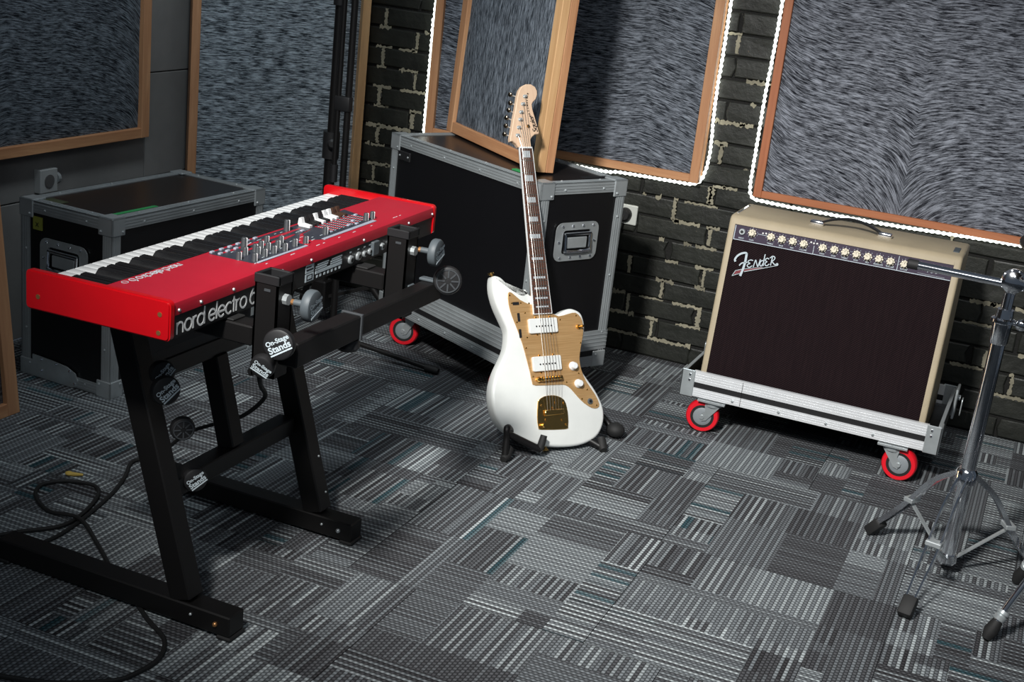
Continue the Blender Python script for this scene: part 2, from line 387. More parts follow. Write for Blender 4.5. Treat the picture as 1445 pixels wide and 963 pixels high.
def carpet():
    t = NT('loop_pile_carpet'); uv = t.n('ShaderNodeUVMap'); uv.uv_map = 'stripe'
    at = t.n('ShaderNodeAttribute'); at.attribute_name = 'patch'; at.attribute_type = 'GEOMETRY'
    sc = t.n('ShaderNodeSeparateColor'); t.l(at.outputs['Color'], sc.inputs[0]); tone, seed, style = sc.outputs
    sp = t.n('ShaderNodeSeparateXYZ'); t.l(uv.outputs[0], sp.inputs[0]); u, v = sp.outputs[0], sp.outputs[1]
    PIT = 0.0092
    vr = t.math('DIVIDE', v, PIT); row = t.math('FLOOR', vr); fr = t.math('SUBTRACT', vr, row)
    wn = t.n('ShaderNodeTexWhiteNoise', noise_dimensions='2D'); cb = t.n('ShaderNodeCombineXYZ'); t.l(row, cb.inputs[0]); t.l(t.math('MULTIPLY', seed, 97.0), cb.inputs[1]); t.l(cb.outputs[0], wn.inputs['Vector'])
    rnd = wn.outputs['Value']
    wn2 = t.n('ShaderNodeTexWhiteNoise', noise_dimensions='2D'); cb2 = t.n('ShaderNodeCombineXYZ'); t.l(t.math('FLOOR', t.math('DIVIDE', row, 2.0)), cb2.inputs[0]); t.l(t.math('MULTIPLY', seed, 31.0), cb2.inputs[1]); t.l(cb2.outputs[0], wn2.inputs['Vector'])
    rnd2 = wn2.outputs['Value']
    # brightness of the row: patch tone plus row randomness scaled by the patch's contrast
    par = t.math('MULTIPLY_ADD', t.math('MODULO', t.math('ABSOLUTE', row), 2.0), 2.0, -1.0)
    con = t.math('MULTIPLY_ADD', style, 0.095, 0.055)
    val = t.math('ADD', tone, t.math('ADD', t.math('MULTIPLY', par, con), t.math('MULTIPLY', t.math('SUBTRACT', rnd, 0.5), t.math('MULTIPLY_ADD', style, 0.34, 0.08))))
    base = t.ramp(val, [(0.10, (0.045, 0.043, 0.046)), (0.34, (0.092, 0.094, 0.101)), (0.52, (0.205, 0.225, 0.240)), (0.74, (0.50, 0.55, 0.56))])
    teal = t.math('GREATER_THAN', t.math('MULTIPLY', rnd2, t.math('MULTIPLY_ADD', style, .25, .75)), 0.905)
    base = t.mix(t.math('MULTIPLY', teal, .75), base, (0.022, 0.085, 0.105))
    # loops: alternate dark and light nubs along the row, offset on every other row
    ph = t.math('MULTIPLY', t.math('MODULO', row, 2.0), pi)
    dash = t.math('SINE', t.math('ADD', t.math('MULTIPLY', u, 2*pi/0.0128), ph))
    groove = t.math('MULTIPLY', t.math('ABSOLUTE', t.math('SUBTRACT', fr, 0.5)), 2.0)
    hgt = t.math('SUBTRACT', t.math('MULTIPLY', dash, 0.45), t.math('POWER', groove, 3.0))
    fz = t.noise(uv.outputs[0], 900, 2)
    dk = t.math('MULTIPLY_ADD', dash, 0.30, 0.80)
    dk = t.math('MULTIPLY', dk, t.math('SUBTRACT', 1.05, t.math('MULTIPLY', t.math('POWER', groove, 4.0), 0.72)))
    dk = t.math('MULTIPLY', dk, t.math('MULTIPLY_ADD', fz, 0.7, 0.65))
    x = t.n('ShaderNodeVectorMath', operation='SCALE'); t.l(base, x.inputs[0]); t.l(dk, x.inputs['Scale']); t.l(x.outputs[0], t.b.inputs['Base Color'])
    t.b.inputs['Roughness'].default_value = 0.95; t.b.inputs['Specular IOR Level'].default_value = 0.1
    t.bump(hgt, 0.7, 0.003); return t.m
M['carpet'] = carpet()

# ------------------------------------------------------------------ the setting
fl = MB().box((-3.08, 0.2, -0.05), (2.0, 4.63, -0.001)).build('floor', plain('carpet_backing', (0.008, 0.008, 0.008), 0.95), kind='structure')
def split(x0, y0, x1, y1, d, out):
    wx, wy = x1-x0, y1-y0
    if (d > 0 and max(wx, wy) > 0.10 and min(wx, wy) > 0.045 and (wx*wy > 0.05 or R.random() < 0.72)):
        k = R.choice((0.25, 0.33, 0.42, 0.5, 0.58, 0.67, 0.75))
        if R.random() < wx*wx/(wx*wx+wy*wy):
            split(x0, y0, x0+wx*k, y1, d-1, out); split(x0+wx*k, y0, x1, y1, d-1, out)
        else:
            split(x0, y0, x1, y0+wy*k, d-1, out); split(x0, y0+wy*k, x1, y1, d-1, out)
    else: out.append((x0, y0, x1, y1))
def tile(x0, y0, x1, y1):
    out = []; split(x0, y0, x1, y1, 5, out)
    vs = []; fs = []; uvs = []; cols = []
    prev = R.random() < .5
    for a in out:
        n = len(vs); z = 0.0025; vs += [(a[0], a[1], z), (a[2], a[1], z), (a[2], a[3], z), (a[0], a[3], z)]; fs.append((n, n+1, n+2, n+3))
        ori = R.random() < 0.5
        uvs += [(p[0], p[1]) if ori else (p[1], p[0]) for p in ((a[0], a[1]), (a[2], a[1]), (a[2], a[3]), (a[0], a[3]))]
        c = (R.choice((0.34, 0.38, 0.42, 0.46, 0.50, 0.56)), R.random(), R.choice((0.05, 0.25, 0.4, 0.6, 0.8, 1.0)), 1)
        cols += [c]*4
    n = len(vs); vs += [(x0, y0, -.001), (x1, y0, -.001), (x1, y1, -.001), (x0, y1, -.001), (x0, y0, .0025), (x1, y0, .0025), (x1, y1, .0025), (x0, y1, .0025)]
    for a, b in ((0, 1), (1, 2), (2, 3), (3, 0)):
        fs.append((n+a, n+b, n+4+b, n+4+a)); uvs += [(0, 0)]*4; cols += [(0.1, .5, 0, 1)]*4
    me = bpy.data.meshes.new('carpet_tile'); me.from_pydata(vs, [], fs); uvl = me.uv_layers.new(name='stripe')
    for i, q in enumerate(uvs): uvl.data[i].uv = q
    ca = me.color_attributes.new('patch', 'FLOAT_COLOR', 'CORNER')
    for i, q in enumerate(cols): ca.data[i].color = q
    me.materials.append(M['carpet']); o = bpy.data.objects.new('carpet_tile', me); COL.objects.link(o); o.parent = fl
T0 = 0.607
offs = {-4: -.30, -3: -.05, -2: -1.17, -1: -1.17, 0: -1.355, 1: -.755, 2: -.483, 3: -.2}
for k in range(-3, 4):
    y0 = 2.517 + T0*k; y1 = min(y0+T0, 4.628)
    if y1-y0 < .05: continue
    xs = offs.get(k, 0) % T0
    x = xs - 6*T0
    while x < 1.9:
        a, b = max(x, -3.078), min(x+T0, 1.95)
        if b-a > .05: tile(a+.0008, y0+.0008, b-.0008, y1-.0008)
        x += T0

wb = MB().box((-3.2, 4.63, 0), (2.0, 4.75, 2.3)).build('wall_back', M['mortarwall'], kind='structure')
CH, BL, JT = 0.0765, 0.277, 0.010
def brick_mesh(L, sd):
    rr = random.Random(sd); h = CH-JT; d = 0.009; c = 0.004; vs = []; fs = []
    j = lambda s: rr.uniform(-s, s)
    cors = [(-L/2, -h/2), (L/2, -h/2), (L/2, h/2), (-L/2, h/2)]
    mids = []
    for (x, z) in cors: mids.append((x+j(.0018), z+j(.0016)))
    ring = []
    for i in range(4):                                   # 8-point wavering outline
        a = mids[i]; b = mids[(i+1) % 4]; ring.append(a); ring.append(((a[0]+b[0])/2+j(.012), (a[1]+b[1])/2+j(.0018)))
    for dep, ins in ((0.004, 0), (-d+.003, 0), (-d+j(.0012), c)):
        for (x, z) in ring:
            q = math.hypot(x, z) or 1
            vs.append((x - math.copysign(min(ins, abs(x)), x), dep + (j(.0008) if ins else 0), z - math.copysign(min(ins, abs(z)), z)))
    for i in range(2):
        for k in range(8): fs.append((i*8+k, i*8+(k+1) % 8, (i+1)*8+(k+1) % 8, (i+1)*8+k))
    fs.append(tuple(range(16, 24)))
    me = bpy.data.meshes.new('brick'); me.from_pydata(vs, [], fs); me.materials.append(M['brick']); me.update(); return me
variants = [brick_mesh(BL-JT, s) for s in range(10)]
rest = MB(); ZMAX = 18; cnt = 0; heads = []
for k in range(0, 29):
    zc = 0.002 + CH*k + CH/2
    x = -1.12 - BL*8 + (0 if k % 2 == 0 else BL/2) - (0.0)
    while x < 2.0:
        xc = x + BL/2
        if -2.78 < xc < 0.62 and k < ZMAX and cnt < 295:
            o = bpy.data.objects.new('brick', R.choice(variants)); COL.objects.link(o); o.parent = wb
            o.location = (xc+R.uniform(-.002, .002), 4.63, zc+R.uniform(-.001, .001)); cnt += 1
            heads.append((x, zc, k))
        elif xc > -3.08 and xc+BL/2 < 2.0:
            rest.box((max(x+JT/2, -3.075), 4.621, zc-CH/2+JT/2), (x+BL-JT/2, 4.631, zc+CH/2-JT/2))
        x += BL
rest.build('outer_bricks', M['brick'], wb, kind='stuff')
def jag(m, x0, z0, x1, z1, n=6, a=.25):
    """an irregular flake of bare mortar between two corners, slightly proud of the brick faces"""
    wd, hd = x1-x0, z1-z0; P = []
    long_x = wd > hd; amp = (hd if long_x else wd)*a
    for i in range(n+1):
        t = i/n; e = R.uniform(-amp, amp); P.append((x0+wd*t, z0+e) if long_x else (x1+e, z0+hd*t))
    for i in range(n+1):
        t = 1-i/n; e = R.uniform(-amp, amp); P.append((x0+wd*t, z1+e) if long_x else (x0+e, z0+hd*t))
    m.prism(P, (0, 4.6225, 0), (1, 0, 0), (0, 0, 1), 0.0035)
fm = MB()
zb = lambda k: 0.002 + CH*k
# head joints seen bare: (x, course), then stretches of bed joint: (x0, x1, joint number)
for x, k in ((-1.13, 8), (-1.259, 7), (-1.113, 6), (-1.40, 4), (-1.112, 4), (-1.262, 3), (-1.385, 2), (-1.109, 2), (-1.281, 1),
             (-2.504, 14), (-2.363, 13), (-2.506, 12), (-2.358, 11), (-2.51, 10), (-2.358, 9), (-2.505, 8), (-2.51, 6),
             (-1.12, 15), (-1.12, 10), (-1.137, 8), (.02, 5), (-.10, 3), (0.0, 2)):
    wj = R.uniform(.0045, .0085)
    jag(fm, x-wj, zb(k)+R.uniform(.0, .010), x+wj, zb(k+1)-R.uniform(.0, .010), 12, .28)
for x0, x1, j in ((-1.225, -1.10, 8), (-1.26, -1.155, 7), (-1.13, -1.08, 7), (-1.205, -1.175, 6), (-1.16, -1.08, 6), (-1.30, -1.28, 6), (-1.265, -1.215, 5), (-1.15, -1.08, 5),
                  (-1.14, -1.10, 4), (-1.29, -1.22, 4), (-1.345, -1.25, 3), (-1.215, -1.10, 3), (-1.45, -1.40, 3), (-1.31, -1.26, 2), (-1.19, -1.095, 2), (-1.46, -1.38, 2),
                  (-1.45, -1.33, 1), (-1.29, -1.14, 1), (-2.53, -2.48, 14), (-2.54, -2.47, 13), (-2.44, -2.36, 13), (-2.53, -2.49, 12), (-2.41, -2.35, 12), (-2.54, -2.46, 11), (-2.42, -2.31, 11),
                  (-2.53, -2.48, 10), (-2.37, -2.32, 10), (-2.56, -2.36, 9), (-2.53, -2.47, 8), (-2.54, -2.45, 7), (-2.54, -2.44, 6), (-1.14, -1.02, 12), (-1.15, -1.10, 11), (-1.16, -1.11, 16), (-1.13, -1.04, 9), (-1.07, -.98, 14),
                  (-.19, -.06, 6), (-.2, -.07, 5), (.0, .05, 4), (-.21, -.10, 3), (-.17, -.05, 7), (-.08, 0.06, 2), (.03, .14, 8)):
    hj = R.uniform(.004, .0085); jag(fm, x0, zb(j)-hj, x1, zb(j)+hj*.6, max(7, int((x1-x0)/.006)), .38)
for x, zc, k in heads:
    if x > -.95 and R.random() < .22: jag(fm, x-.006, zc-.03, x+.006, zc+.025, 11, .3)
    if x > -.95 and R.random() < .25: jag(fm, x-.03, zb(k)-.006, x+R.uniform(.02, .09), zb(k)+.004, 12, .45)
for _ in range(46):                                     # small flakes
    x = R.choice((R.uniform(-1.45, -1.03), R.uniform(-2.55, -2.3), R.uniform(-.2, .4))); k = R.randint(1, 17); s = R.uniform(.004, .011)
    jag(fm, x-s, zb(k)-s*.7, x+s, zb(k)+s*.7, 3, .5)
fm.build('exposed_mortar', M['mortar'], wb, kind='stuff', label='flakes of bare cream mortar where the black paint has come away')

wl = MB().box((-3.2, 0.2, 0), (-3.094, 4.63, 2.3)).build('wall_left', plain('wall_joint', (0.02, 0.02, 0.02), 0.9), kind='structure')
for y0, y1 in ((0.2, 1.6), (1.6, 2.85), (2.85, 3.915), (3.915, 4.63)):
    for z0, z1 in ((0, .47), (.47, .853), (.853, 1.6), (1.6, 2.3)):
        MB().rbox((-3.098, y0+.002, z0+.002), (-3.08, y1-.002, z1-.002), .002, 1).build('wall_panel', M['greywall'], wl)

# ------------------------------------------------------------------ acoustic panels
def acoustic_panel(label, O, d, up, W, H, fw, depth, rec, fabric, mats=('woodz', 'woodz', 'woodx'), layered=False, pre=None):
    d = Vector(d).normalized(); up = Vector(up).normalized(); b = up.cross(d)
    Mx = basis(d, b, up, O); t = thing('acoustic_panel', label, 'panel', Mx)
    def P(name, x0, z0, x1, z1, y0, y1, mat, r=.0015):
        m = MB(Mx); m.rbox((x0, y0, z0), (x1, y1, z1), r, 1); return m.build(name, mat, t)
    dd = depth/2-.0006 if layered else depth
    P('left_stile', 0, 0, fw, H, 0, dd, M[mats[0]]); P('right_stile', W-fw, 0, W, H, 0, dd, M[mats[1]])
    P('bottom_rail', fw, 0, W-fw, fw*.85, 0.0006, dd, M[mats[2]]); P('top_rail', fw, H-fw, W-fw, H, 0.0006, dd, M[mats[2]])
    if layered:
        for nm, x0, x1 in (('backing_stile', 0, fw), ('backing_stile', W-fw, W)): P(nm, x0, 0, x1, H, dd+.0012, depth, M['woodz'])
        P('backing_rail', fw, 0, W-fw, fw*.85, dd+.0012, depth, M[mats[2]]); P('backing_rail', fw, H-fw, W-fw, H, dd+.0012, depth, M[mats[2]])
    m = MB(Mx); x0, x1, z0, z1 = fw, W-fw, fw*.85, H-fw; nx, nz = 24, 24; vs = []; fs = []
    for j in range(nz+1):
        for i in range(nx+1):
            u, v = i/nx, j/nz; puff = min(1, min(u, 1-u)*12, min(v, 1-v)*12)
            vs.append((x0+(x1-x0)*u, rec + .004 - .006*puff + .0012*sin(u*40+v*23), z0+(z1-z0)*v))
    for j in range(nz):
        for i in range(nx): a = j*(nx+1)+i; fs.append((a, a+1, a+nx+2, a+nx+1))
    n = len(vs); vs += [(x0, depth-.006, z0), (x1, depth-.006, z0), (x1, depth-.006, z1), (x0, depth-.006, z1)]; fs.append((n+3, n+2, n+1, n))
    m.add(vs, fs); m.build('fabric', fabric, t, smooth=True, fix=False)
    return t, Mx
Z = (0, 0, 1)
acoustic_panel('wood-framed grey fur panel on the grey left wall above the smaller road case', (-3.03, 2.576, .634), (0, 1, 0), Z, 1.3, 1.3, .042, .05, .014,
               fur('combed_fur_left', cusps=((1.27, .10, .13, 2.5), (.62, .3, -.05, 1.0)), tilt=.03, lo=(.006, .008, .012), hi=(.22, .26, .30)))
acoustic_panel('tall wood-framed grey fabric panel standing diagonally across the room corner', (-3.021, 4.095, .058), (cos(pi/4), sin(pi/4), 0), Z, .672, 1.9, .032, .05, .03,
               fur('combed_fur_corner', wave=.004, lo=(.014, .020, .027), hi=(.56, .65, .72)), ('woodz', 'woodzy', 'woodzy'))
acoustic_panel('wide fur panel on the back wall behind the panel standing on the road case', (-2.275, 4.572, .695), (1, 0, 0), Z, 1.10, 1.3, .034, .05, .012,
               fur('combed_fur_middle', cusps=((.86, .22, -.06, .5), (1.08, .08, .03, 2), (.45, .2, .05, .6)), tilt=.05), ('woodz', 'woodz', 'woodx'))
acoustic_panel('large reddish-framed fur panel on the brick wall above the blonde amplifier', (-.972, 4.572, .685), (1, 0, 0), Z, 1.7, 1.3, .029, .05, .012,
               fur('combed_fur_right', cusps=((.50, .15, .20, .30), (0.0, .07, -.09, 3), (1.1, .2, .08, .6)), wave=.008, lo=(.007, .008, .012), hi=(.33, .355, .41)), ('woodzr', 'woodzr', 'woodxr'))
dM = Vector((-1.501+2.054, 3.827-4.296, 0)).normalized(); bM = Vector((-dM.y, dM.x, 0))
acoustic_panel('loose wood-framed fur panel standing on end on the large road case', (-2.0746, 4.3445, .7665), dM, (bM*sin(.04)+Vector((0, 0, cos(.04)))), (.734), 1.2, .0455, .057, .010,
               fur('combed_fur_loose', vertical=True, wave=.007, lo=(.010, .014, .020), hi=(.27, .31, .36)), ('woodz', 'woodzy', 'woodx'), layered=True)
t, Mx = acoustic_panel('wood-framed panel leaning at the far left edge, its lower corner on the carpet', (-2.617, 2.09, .003), (0, 1, 0), (-sin(.108), 0, cos(.108)), .70, 1.05, .045, .035, .012,
               fur('combed_fur_leaning', wave=.008, lo=(.02, .017, .018), hi=(.15, .14, .14)), ('woodz', 'woodz', 'woodx'))
MB().bar((-2.93, 2.45, .006), (-2.70, 2.45, .62), .03, .02).build('prop_leg', M['woodz'], t)

# ------------------------------------------------------------------ LED rope lights
def rope(label, pts, y=4.606):
    P = smoothp([(x, y, z) for x, z in pts], 24, False)
    L = [Vector(p) for p in P]; out = [L[0]]
    for a, b in zip(L, L[1:]):                           # even spacing
        n = max(1, int((b-a).length/.0035))
        for i in range(1, n+1): out.append(a.lerp(b, i/n))
    s = 0; rad = []
    for i, p in enumerate(out):
        if i: s += (p-out[i-1]).length
        rad.append(.0050 + .0018*sin(s*2*pi/.019))
    out = [(p.x, p.y + .0015*sin(i*.5), p.z) for i, p in enumerate(out)]
    o = MB().tube(out, .006, 8, rad).build('rope_light', M['led'], smooth=True)
    tag(o, label, 'light', 'rope lights around the wall panels')
rope('glowing white rope light down the left edge of the middle wall panel', [(-2.29, 1.95), (-2.292, 1.2), (-2.296, 1.121), (-2.295, 1.042), (-2.295, .799), (-2.295, .69)])
rope('glowing white rope light looping round the lower right corner of the middle wall panel', [(-1.9, .68), (-1.56, .673), (-1.491, .679), (-1.409, .681), (-1.273, .682), (-1.199, .686), (-1.168, .717), (-1.156, .808), (-1.163, .945), (-1.165, 1.066), (-1.163, 1.19), (-1.163, 1.95)])
rope('glowing white rope light around the left and lower edges of the right panel', [(-.986, 1.95), (-.987, 1.358), (-.989, 1.168), (-.993, 1.046), (-.994, .823), (-.993, .709), (-.977, .674), (-.942, .669), (-.802, .666), (-.508, .667), (-.32, .672), (-.073, .677), (.6, .675)])

# ------------------------------------------------------------------ wall sockets
t = thing('wall_socket', 'white square socket plate with round black plug on the brick wall', 'socket', (-1.43, 4.62, .49))
MB().rbox((-1.468, 4.610, .492), (-1.394, 4.621, .566), .004).build('cover_plate', M['outlet'], t)
MB().lathe((-1.438, 4.611, .529), (-1.438, 4.585, .529), [(0, .026), (.7, .024), (1, .018)], 20).build('plug', M['black'], t, smooth=True)
MB().tube([(-1.438, 4.587, .529), (-1.442, 4.578, .50), (-1.45, 4.585, .40), (-1.47, 4.60, .2), (-1.5, 4.60, .02)], .004).build('plug_cord', M['rubber'], t, smooth=True)
t = thing('wall_socket', 'small grey box on the left wall above the smaller road case', 'socket', (-3.08, 3.39, .49))
MB().rbox((-3.081, 3.352, .492), (-3.052, 3.432, .572), .003).build('cover_plate', plain('grey_box_cover', (.36, .38, .38), .5), t)
MB().cyl((-3.056, 3.392, .532), (-3.049, 3.392, .532), .022, 20).build('socket_face', plain('grey_box_face', (.1, .1, .1), .5), t)
MB().cyl((-3.066, 3.445, .535), (-3.066, 3.432, .535), .02, 14).build('conduit_nut', M['aludull'], t)

# ------------------------------------------------------------------ road cases
def caster(t, T, x, y, ztop, dirv=(0, 1), R_=.052, brake=False):
    """wheel axis along local direction; top plate under the case at ztop"""
    d = Vector((dirv[0], dirv[1], 0)).normalized(); ax = Vector((-d.y, d.x, 0)); c = Vector((x, y, R_+.003)) - d*.028
    m = MB(T); m.box((x-.045, y-.04, ztop-.006), (x+.045, y+.04, ztop)); m.cyl((x, y, ztop-.006), (x, y, ztop-.022), .03, 16)
    for s in (-1, 1):
        o = c + ax*(.021*s); top = Vector((x, y, ztop-.02)) + ax*(.021*s)
        m.prism([(-.024, .0), (.024, 0), (.02, -.02), (.036, -(ztop-.02-c.z)+.004), (.028, -(ztop-.02-c.z)-.014), (.014, -(ztop-.02-c.z)-.010)], top-ax*.0015, -d, (0, 0, 1), .003)
    m.cyl(c-ax*.026, c+ax*.026, .007, 10)
    f = m.build('caster', M['steel'], t)
    mm = MB(T).lathe(c-ax*.017, c+ax*.017, [(0, R_*.72), (0, R_*.93), (.15, R_), (.85, R_), (1, R_*.93), (1, R_*.72)], 36, cap=False); mm.build('tyre', M['castered'], f, smooth=True)
    MB(T).lathe(c-ax*.0165, c+ax*.0165, [(0, R_*.56), (0, R_*.73), (1, R_*.73), (1, R_*.56)], 30, cap=False).build('wheel_rim', M['rubber'], f, smooth=True)
    MB(T).lathe(c-ax*.018, c+ax*.018, [(0, R_*.16), (0, R_*.4), (.08, R_*.57), (.92, R_*.57), (1, R_*.4), (1, R_*.16)], 30).build('wheel_hub', M['hubgrey'], f, smooth=True)
    return f
def handle(t, T, O, X, Y, W, H, name='recessed_handle', mat=None):
    """riveted recessed spring handle on a plane (N = X x Y points outwards)"""
    mat = mat or M['steel']; X = Vector(X); Y = Vector(Y); N = X.cross(Y); O = Vector(O)
    m = MB(T); outer = rrect(-W/2, -H/2, W/2, H/2, W*.14); inner = rrect(-W*.33, -H*.32, W*.33, H*.30, W*.06)
    n = len(outer); vs = []; fs = []
    for P, h in ((outer, .0), (outer, .0025), (inner, .0025), (inner, -.006)): vs += [O + X*p[0] + Y*p[1] + N*h for p in P]
    for i in range(3):
        for k in range(n): k2 = (k+1) % n; fs.append((i*n+k, i*n+k2, (i+1)*n+k2, (i+1)*n+k))
    fs.append(tuple(range(3*n, 4*n))); m.add(vs, fs)
    p = m.build(name, mat, t)
    m = MB(T)
    for i in range(4):
        for s in (-1, 1): m.sphere(O+X*(W*(-.36+.24*i))+Y*(H*.41*s)+N*.003, .0045, 8, 4)
    for s in (-1, 1): m.sphere(O+X*(W*.42*s)+N*.003, .0045, 8, 4)
    m.build('rivets', M['chrome'], p, smooth=True, kind='stuff')
    b = MB(T); b.tube(smoothp([O+X*(-W*.29)+Y*(H*.20)+N*.006, O+X*(-W*.29)+Y*(-H*.16)+N*.010, O+X*(-W*.25)+Y*(-H*.24)+N*.010, O+X*(W*.25)+Y*(-H*.24)+N*.010, O+X*(W*.29)+Y*(-H*.16)+N*.010, O+X*(W*.29)+Y*(H*.20)+N*.006], 4, False), .0052, 8)
    b.cyl(O+X*(-W*.31)+Y*(H*.2)+N*.005, O+X*(W*.31)+Y*(H*.2)+N*.005, .006, 8)
    b.build('bail', M['chrome'], p, smooth=True)
    g = MB(T); g.rbox((-W*.24, -H*.18, -.004), (W*.24, H*.12, .006), .003, 1, basis(X, Y, N, O)); g.build('grip', M['steel'], p)
def road_case(label, O, yaw, L, W, H, z0, top_mat, edge, band=None, casters=()):
    Mx = Matrix.Translation(O) @ Matrix.Rotation(yaw, 4, 'Z'); t = thing('road_case', label, 'case', Mx)
    e = .036; th = .009
    A, B = (0, 0, z0), (L, W, z0+H)
    def P(name, a, b, mat): return MB(Mx).box(a, b).build(name, mat, t)
    P('front_panel', (.004, .004, z0), (L-.004, .004+th, z0+H-.004), M['laminate']); P('back_panel', (.004, W-th-.004, z0), (L-.004, W-.004, z0+H-.004), M['laminate'])
    P('end_panel', (.004, .013, z0), (.013, W-.013, z0+H-.004), M['laminate']); P('end_panel', (L-.013, .013, z0), (L-.004, W-.013, z0+H-.004), M['laminate'])
    P('lid', (.013, .013, z0+H-.014), (L-.013, W-.013, z0+H-.003), top_mat); P('base', (.013, .013, z0), (L-.013, W-.013, z0+.012), M['laminate'])
    def angle(a, b, n1, n2, wd=e):
        """L-shaped aluminium angle along edge a-b, legs along n1 and n2 (pointing inwards), with ribs"""
        a = Vector(a); b = Vector(b); n1 = Vector(n1); n2 = Vector(n2); m = MB(Mx); tk = .0035
        for u, v in ((n1, n2), (n2, n1)):
            q = [a, b, b+u*wd, a+u*wd]; q2 = [p+v*tk for p in q]
            m.add(q+q2, [(0, 1, 2, 3), (7, 6, 5, 4), (0, 4, 5, 1), (1, 5, 6, 2), (2, 6, 7, 3), (3, 7, 4, 0)])
            for r in (.25, .5, .75):
                q = [a+u*(wd*r-.002)-v*.0012, b+u*(wd*r-.002)-v*.0012, b+u*(wd*r+.002)-v*.0012, a+u*(wd*r+.002)-v*.0012]
                q2 = [p+v*.002 for p in q]; m.add(q+q2, [(0, 1, 2, 3), (7, 6, 5, 4), (0, 4, 5, 1), (1, 5, 6, 2), (2, 6, 7, 3), (3, 7, 4, 0)])
        p = m.build('edge_trim', edge, t)
        n = max(2, int((b-a).length/.2)); rv = MB(Mx)
        for i in range(n):
            c = a.lerp(b, (i+.6)/(n+.2))
            for u, v in ((n1, n2), (n2, n1)): rv.sphere(c+u*(wd*.62)-v*.0005, .0042, 8, 4)
        rv.build('rivets', M['steel'], p, smooth=True, kind='stuff')
    zt = z0+H; X, Y_, Z_ = (1, 0, 0), (0, 1, 0), (0, 0, 1); mX, mY, mZ = (-1, 0, 0), (0, -1, 0), (0, 0, -1)
    angle((0, 0, zt), (L, 0, zt), Y_, mZ); angle((0, W, zt), (L, W, zt), mY, mZ); angle((0, 0, zt), (0, W, zt), X, mZ); angle((L, 0, zt), (L, W, zt), mX, mZ)
    for x, y, a, b in ((0, 0, X, Y_), (L, 0, mX, Y_), (0, W, X, mY), (L, W, mX, mY)): angle((x, y, z0), (x, y, zt), a, b)
    if not band:
        angle((0, 0, z0), (L, 0, z0), Y_, Z_); angle((L, 0, z0), (L, W, z0), mX, Z_); angle((0, W, z0), (L, W, z0), mY, Z_); angle((0, 0, z0), (0, W, z0), X, Z_)
    else:
        b1, b2, b3 = band                                # lower extrusion, black gap, upper extrusion
        for nm, (za, zb_), mat, o_ in (('base_extrusion', (z0, z0+b1), edge, .002), ('tongue_gap', (z0+b1, z0+b2), M['ink'], .0005), ('lid_extrusion', (z0+b2, z0+b3), edge, .002)):
            m = MB(Mx)
            for a, b in (((-o_, -o_, za), (L+o_, .004, zb_)), ((-o_, W-.004, za), (L+o_, W+o_, zb_)), ((-o_, 0, za), (.004, W, zb_)), ((L-.004, 0, za), (L+o_, W, zb_))): m.box(a, b)
            if nm != 'tongue_gap':
                k = 5
                for i in range(1, k):
                    zz = za+(zb_-za)*i/k; m.box((-o_-.0015, -o_-.0015, zz-.0015), (L+o_+.0015, .004, zz+.0015)); m.box((L-.004, -o_, zz-.0015), (L+o_+.0015, W+o_, zz+.0015))
            p = m.build(nm, mat, t)
            if nm == 'base_extrusion':
                rv = MB(Mx)
                for i in range(5): rv.sphere((L*(.12+.19*i), -.004, z0+b1*.5), .0045, 8, 4)
                rv.build('rivets', M['steel'], p, smooth=True, kind='stuff')
    for x in (0, 1):
        for y in (0, 1):
            for z in (0, 1):
                m = MB(Mx); s = .052; cx, cy, cz = L*x, W*y, z0+H*z; sx, sy, sz = (1, -1)[x], (1, -1)[y], (1, -1)[z]; o_ = .004
                a = [cx-sx*o_, cx+sx*s]; b = [cy-sy*o_, cy+sy*s]; c = [cz-sz*o_, cz+sz*s]
                m.rbox((min(a), min(b), min(cz-sz*o_, cz+sz*.003)), (max(a), max(b), max(cz-sz*o_, cz+sz*.003)), .0025, 1)
                m.rbox((min(a), min(cy-sy*o_, cy+sy*.003), min(c)), (max(a), max(cy-sy*o_, cy+sy*.003), max(c)), .0025, 1)
                m.rbox((min(cx-sx*o_, cx+sx*.003), min(b), min(c)), (max(cx-sx*o_, cx+sx*.003), max(b), max(c)), .0025, 1)
                p = m.build('corner_bracket', edge if z else M['steel'], t)
                rv = MB(Mx)
                rv.sphere((cx+sx*.04, cy-sy*.0045, cz+sz*.04), .0042, 8, 4); rv.sphere((cx-sx*.0045, cy+sy*.04, cz+sz*.04), .0042, 8, 4)
                rv.build('rivets', M['steel'], p, smooth=True, kind='stuff')
    for x, y, dv in casters: caster(t, Mx, x, y, z0, dv, .055)
    return t, Mx
yawA = -.4923
caseA, MA = road_case('large black road case on red wheels with a panel standing on it', (-2.1701, 4.1164, 0), yawA, .8317, .3551, .6281, .1336, M['laminatetop'], M['aludull'], (.0364, .0567, .1235),
                      ((.118, .072, (.8, .6)), (.72, .07, (.8, .6)), (.10, .28, (.3, 1)), (.72, .28, (1, .2))))
handle(caseA, MA, (.8317, .167, .572), (0, 1, 0), (0, 0, 1), .178, .125)
m = MB(MA); m.rbox((.045, -.001, .680), (.115, .006, .712), .002, 1); m.build('label_holder', M['black'], caseA)
m = MB(MA)
for x in (.055, .105): m.sphere((x, -.001, .696), .004, 8, 4)
m.build('label_rivets', M['steel'], caseA, smooth=True, kind='stuff')
m = MB(MA); m.box((.61, .055, .7590), (.67, .075, .7625)); m.build('green_tape', M['green'], caseA, label='scrap of green tape on the case lid')
m = MB(MA); m.box((.76, .22, .7590), (.78, .33, .7625)); m.build('black_tape', M['ink'], caseA)
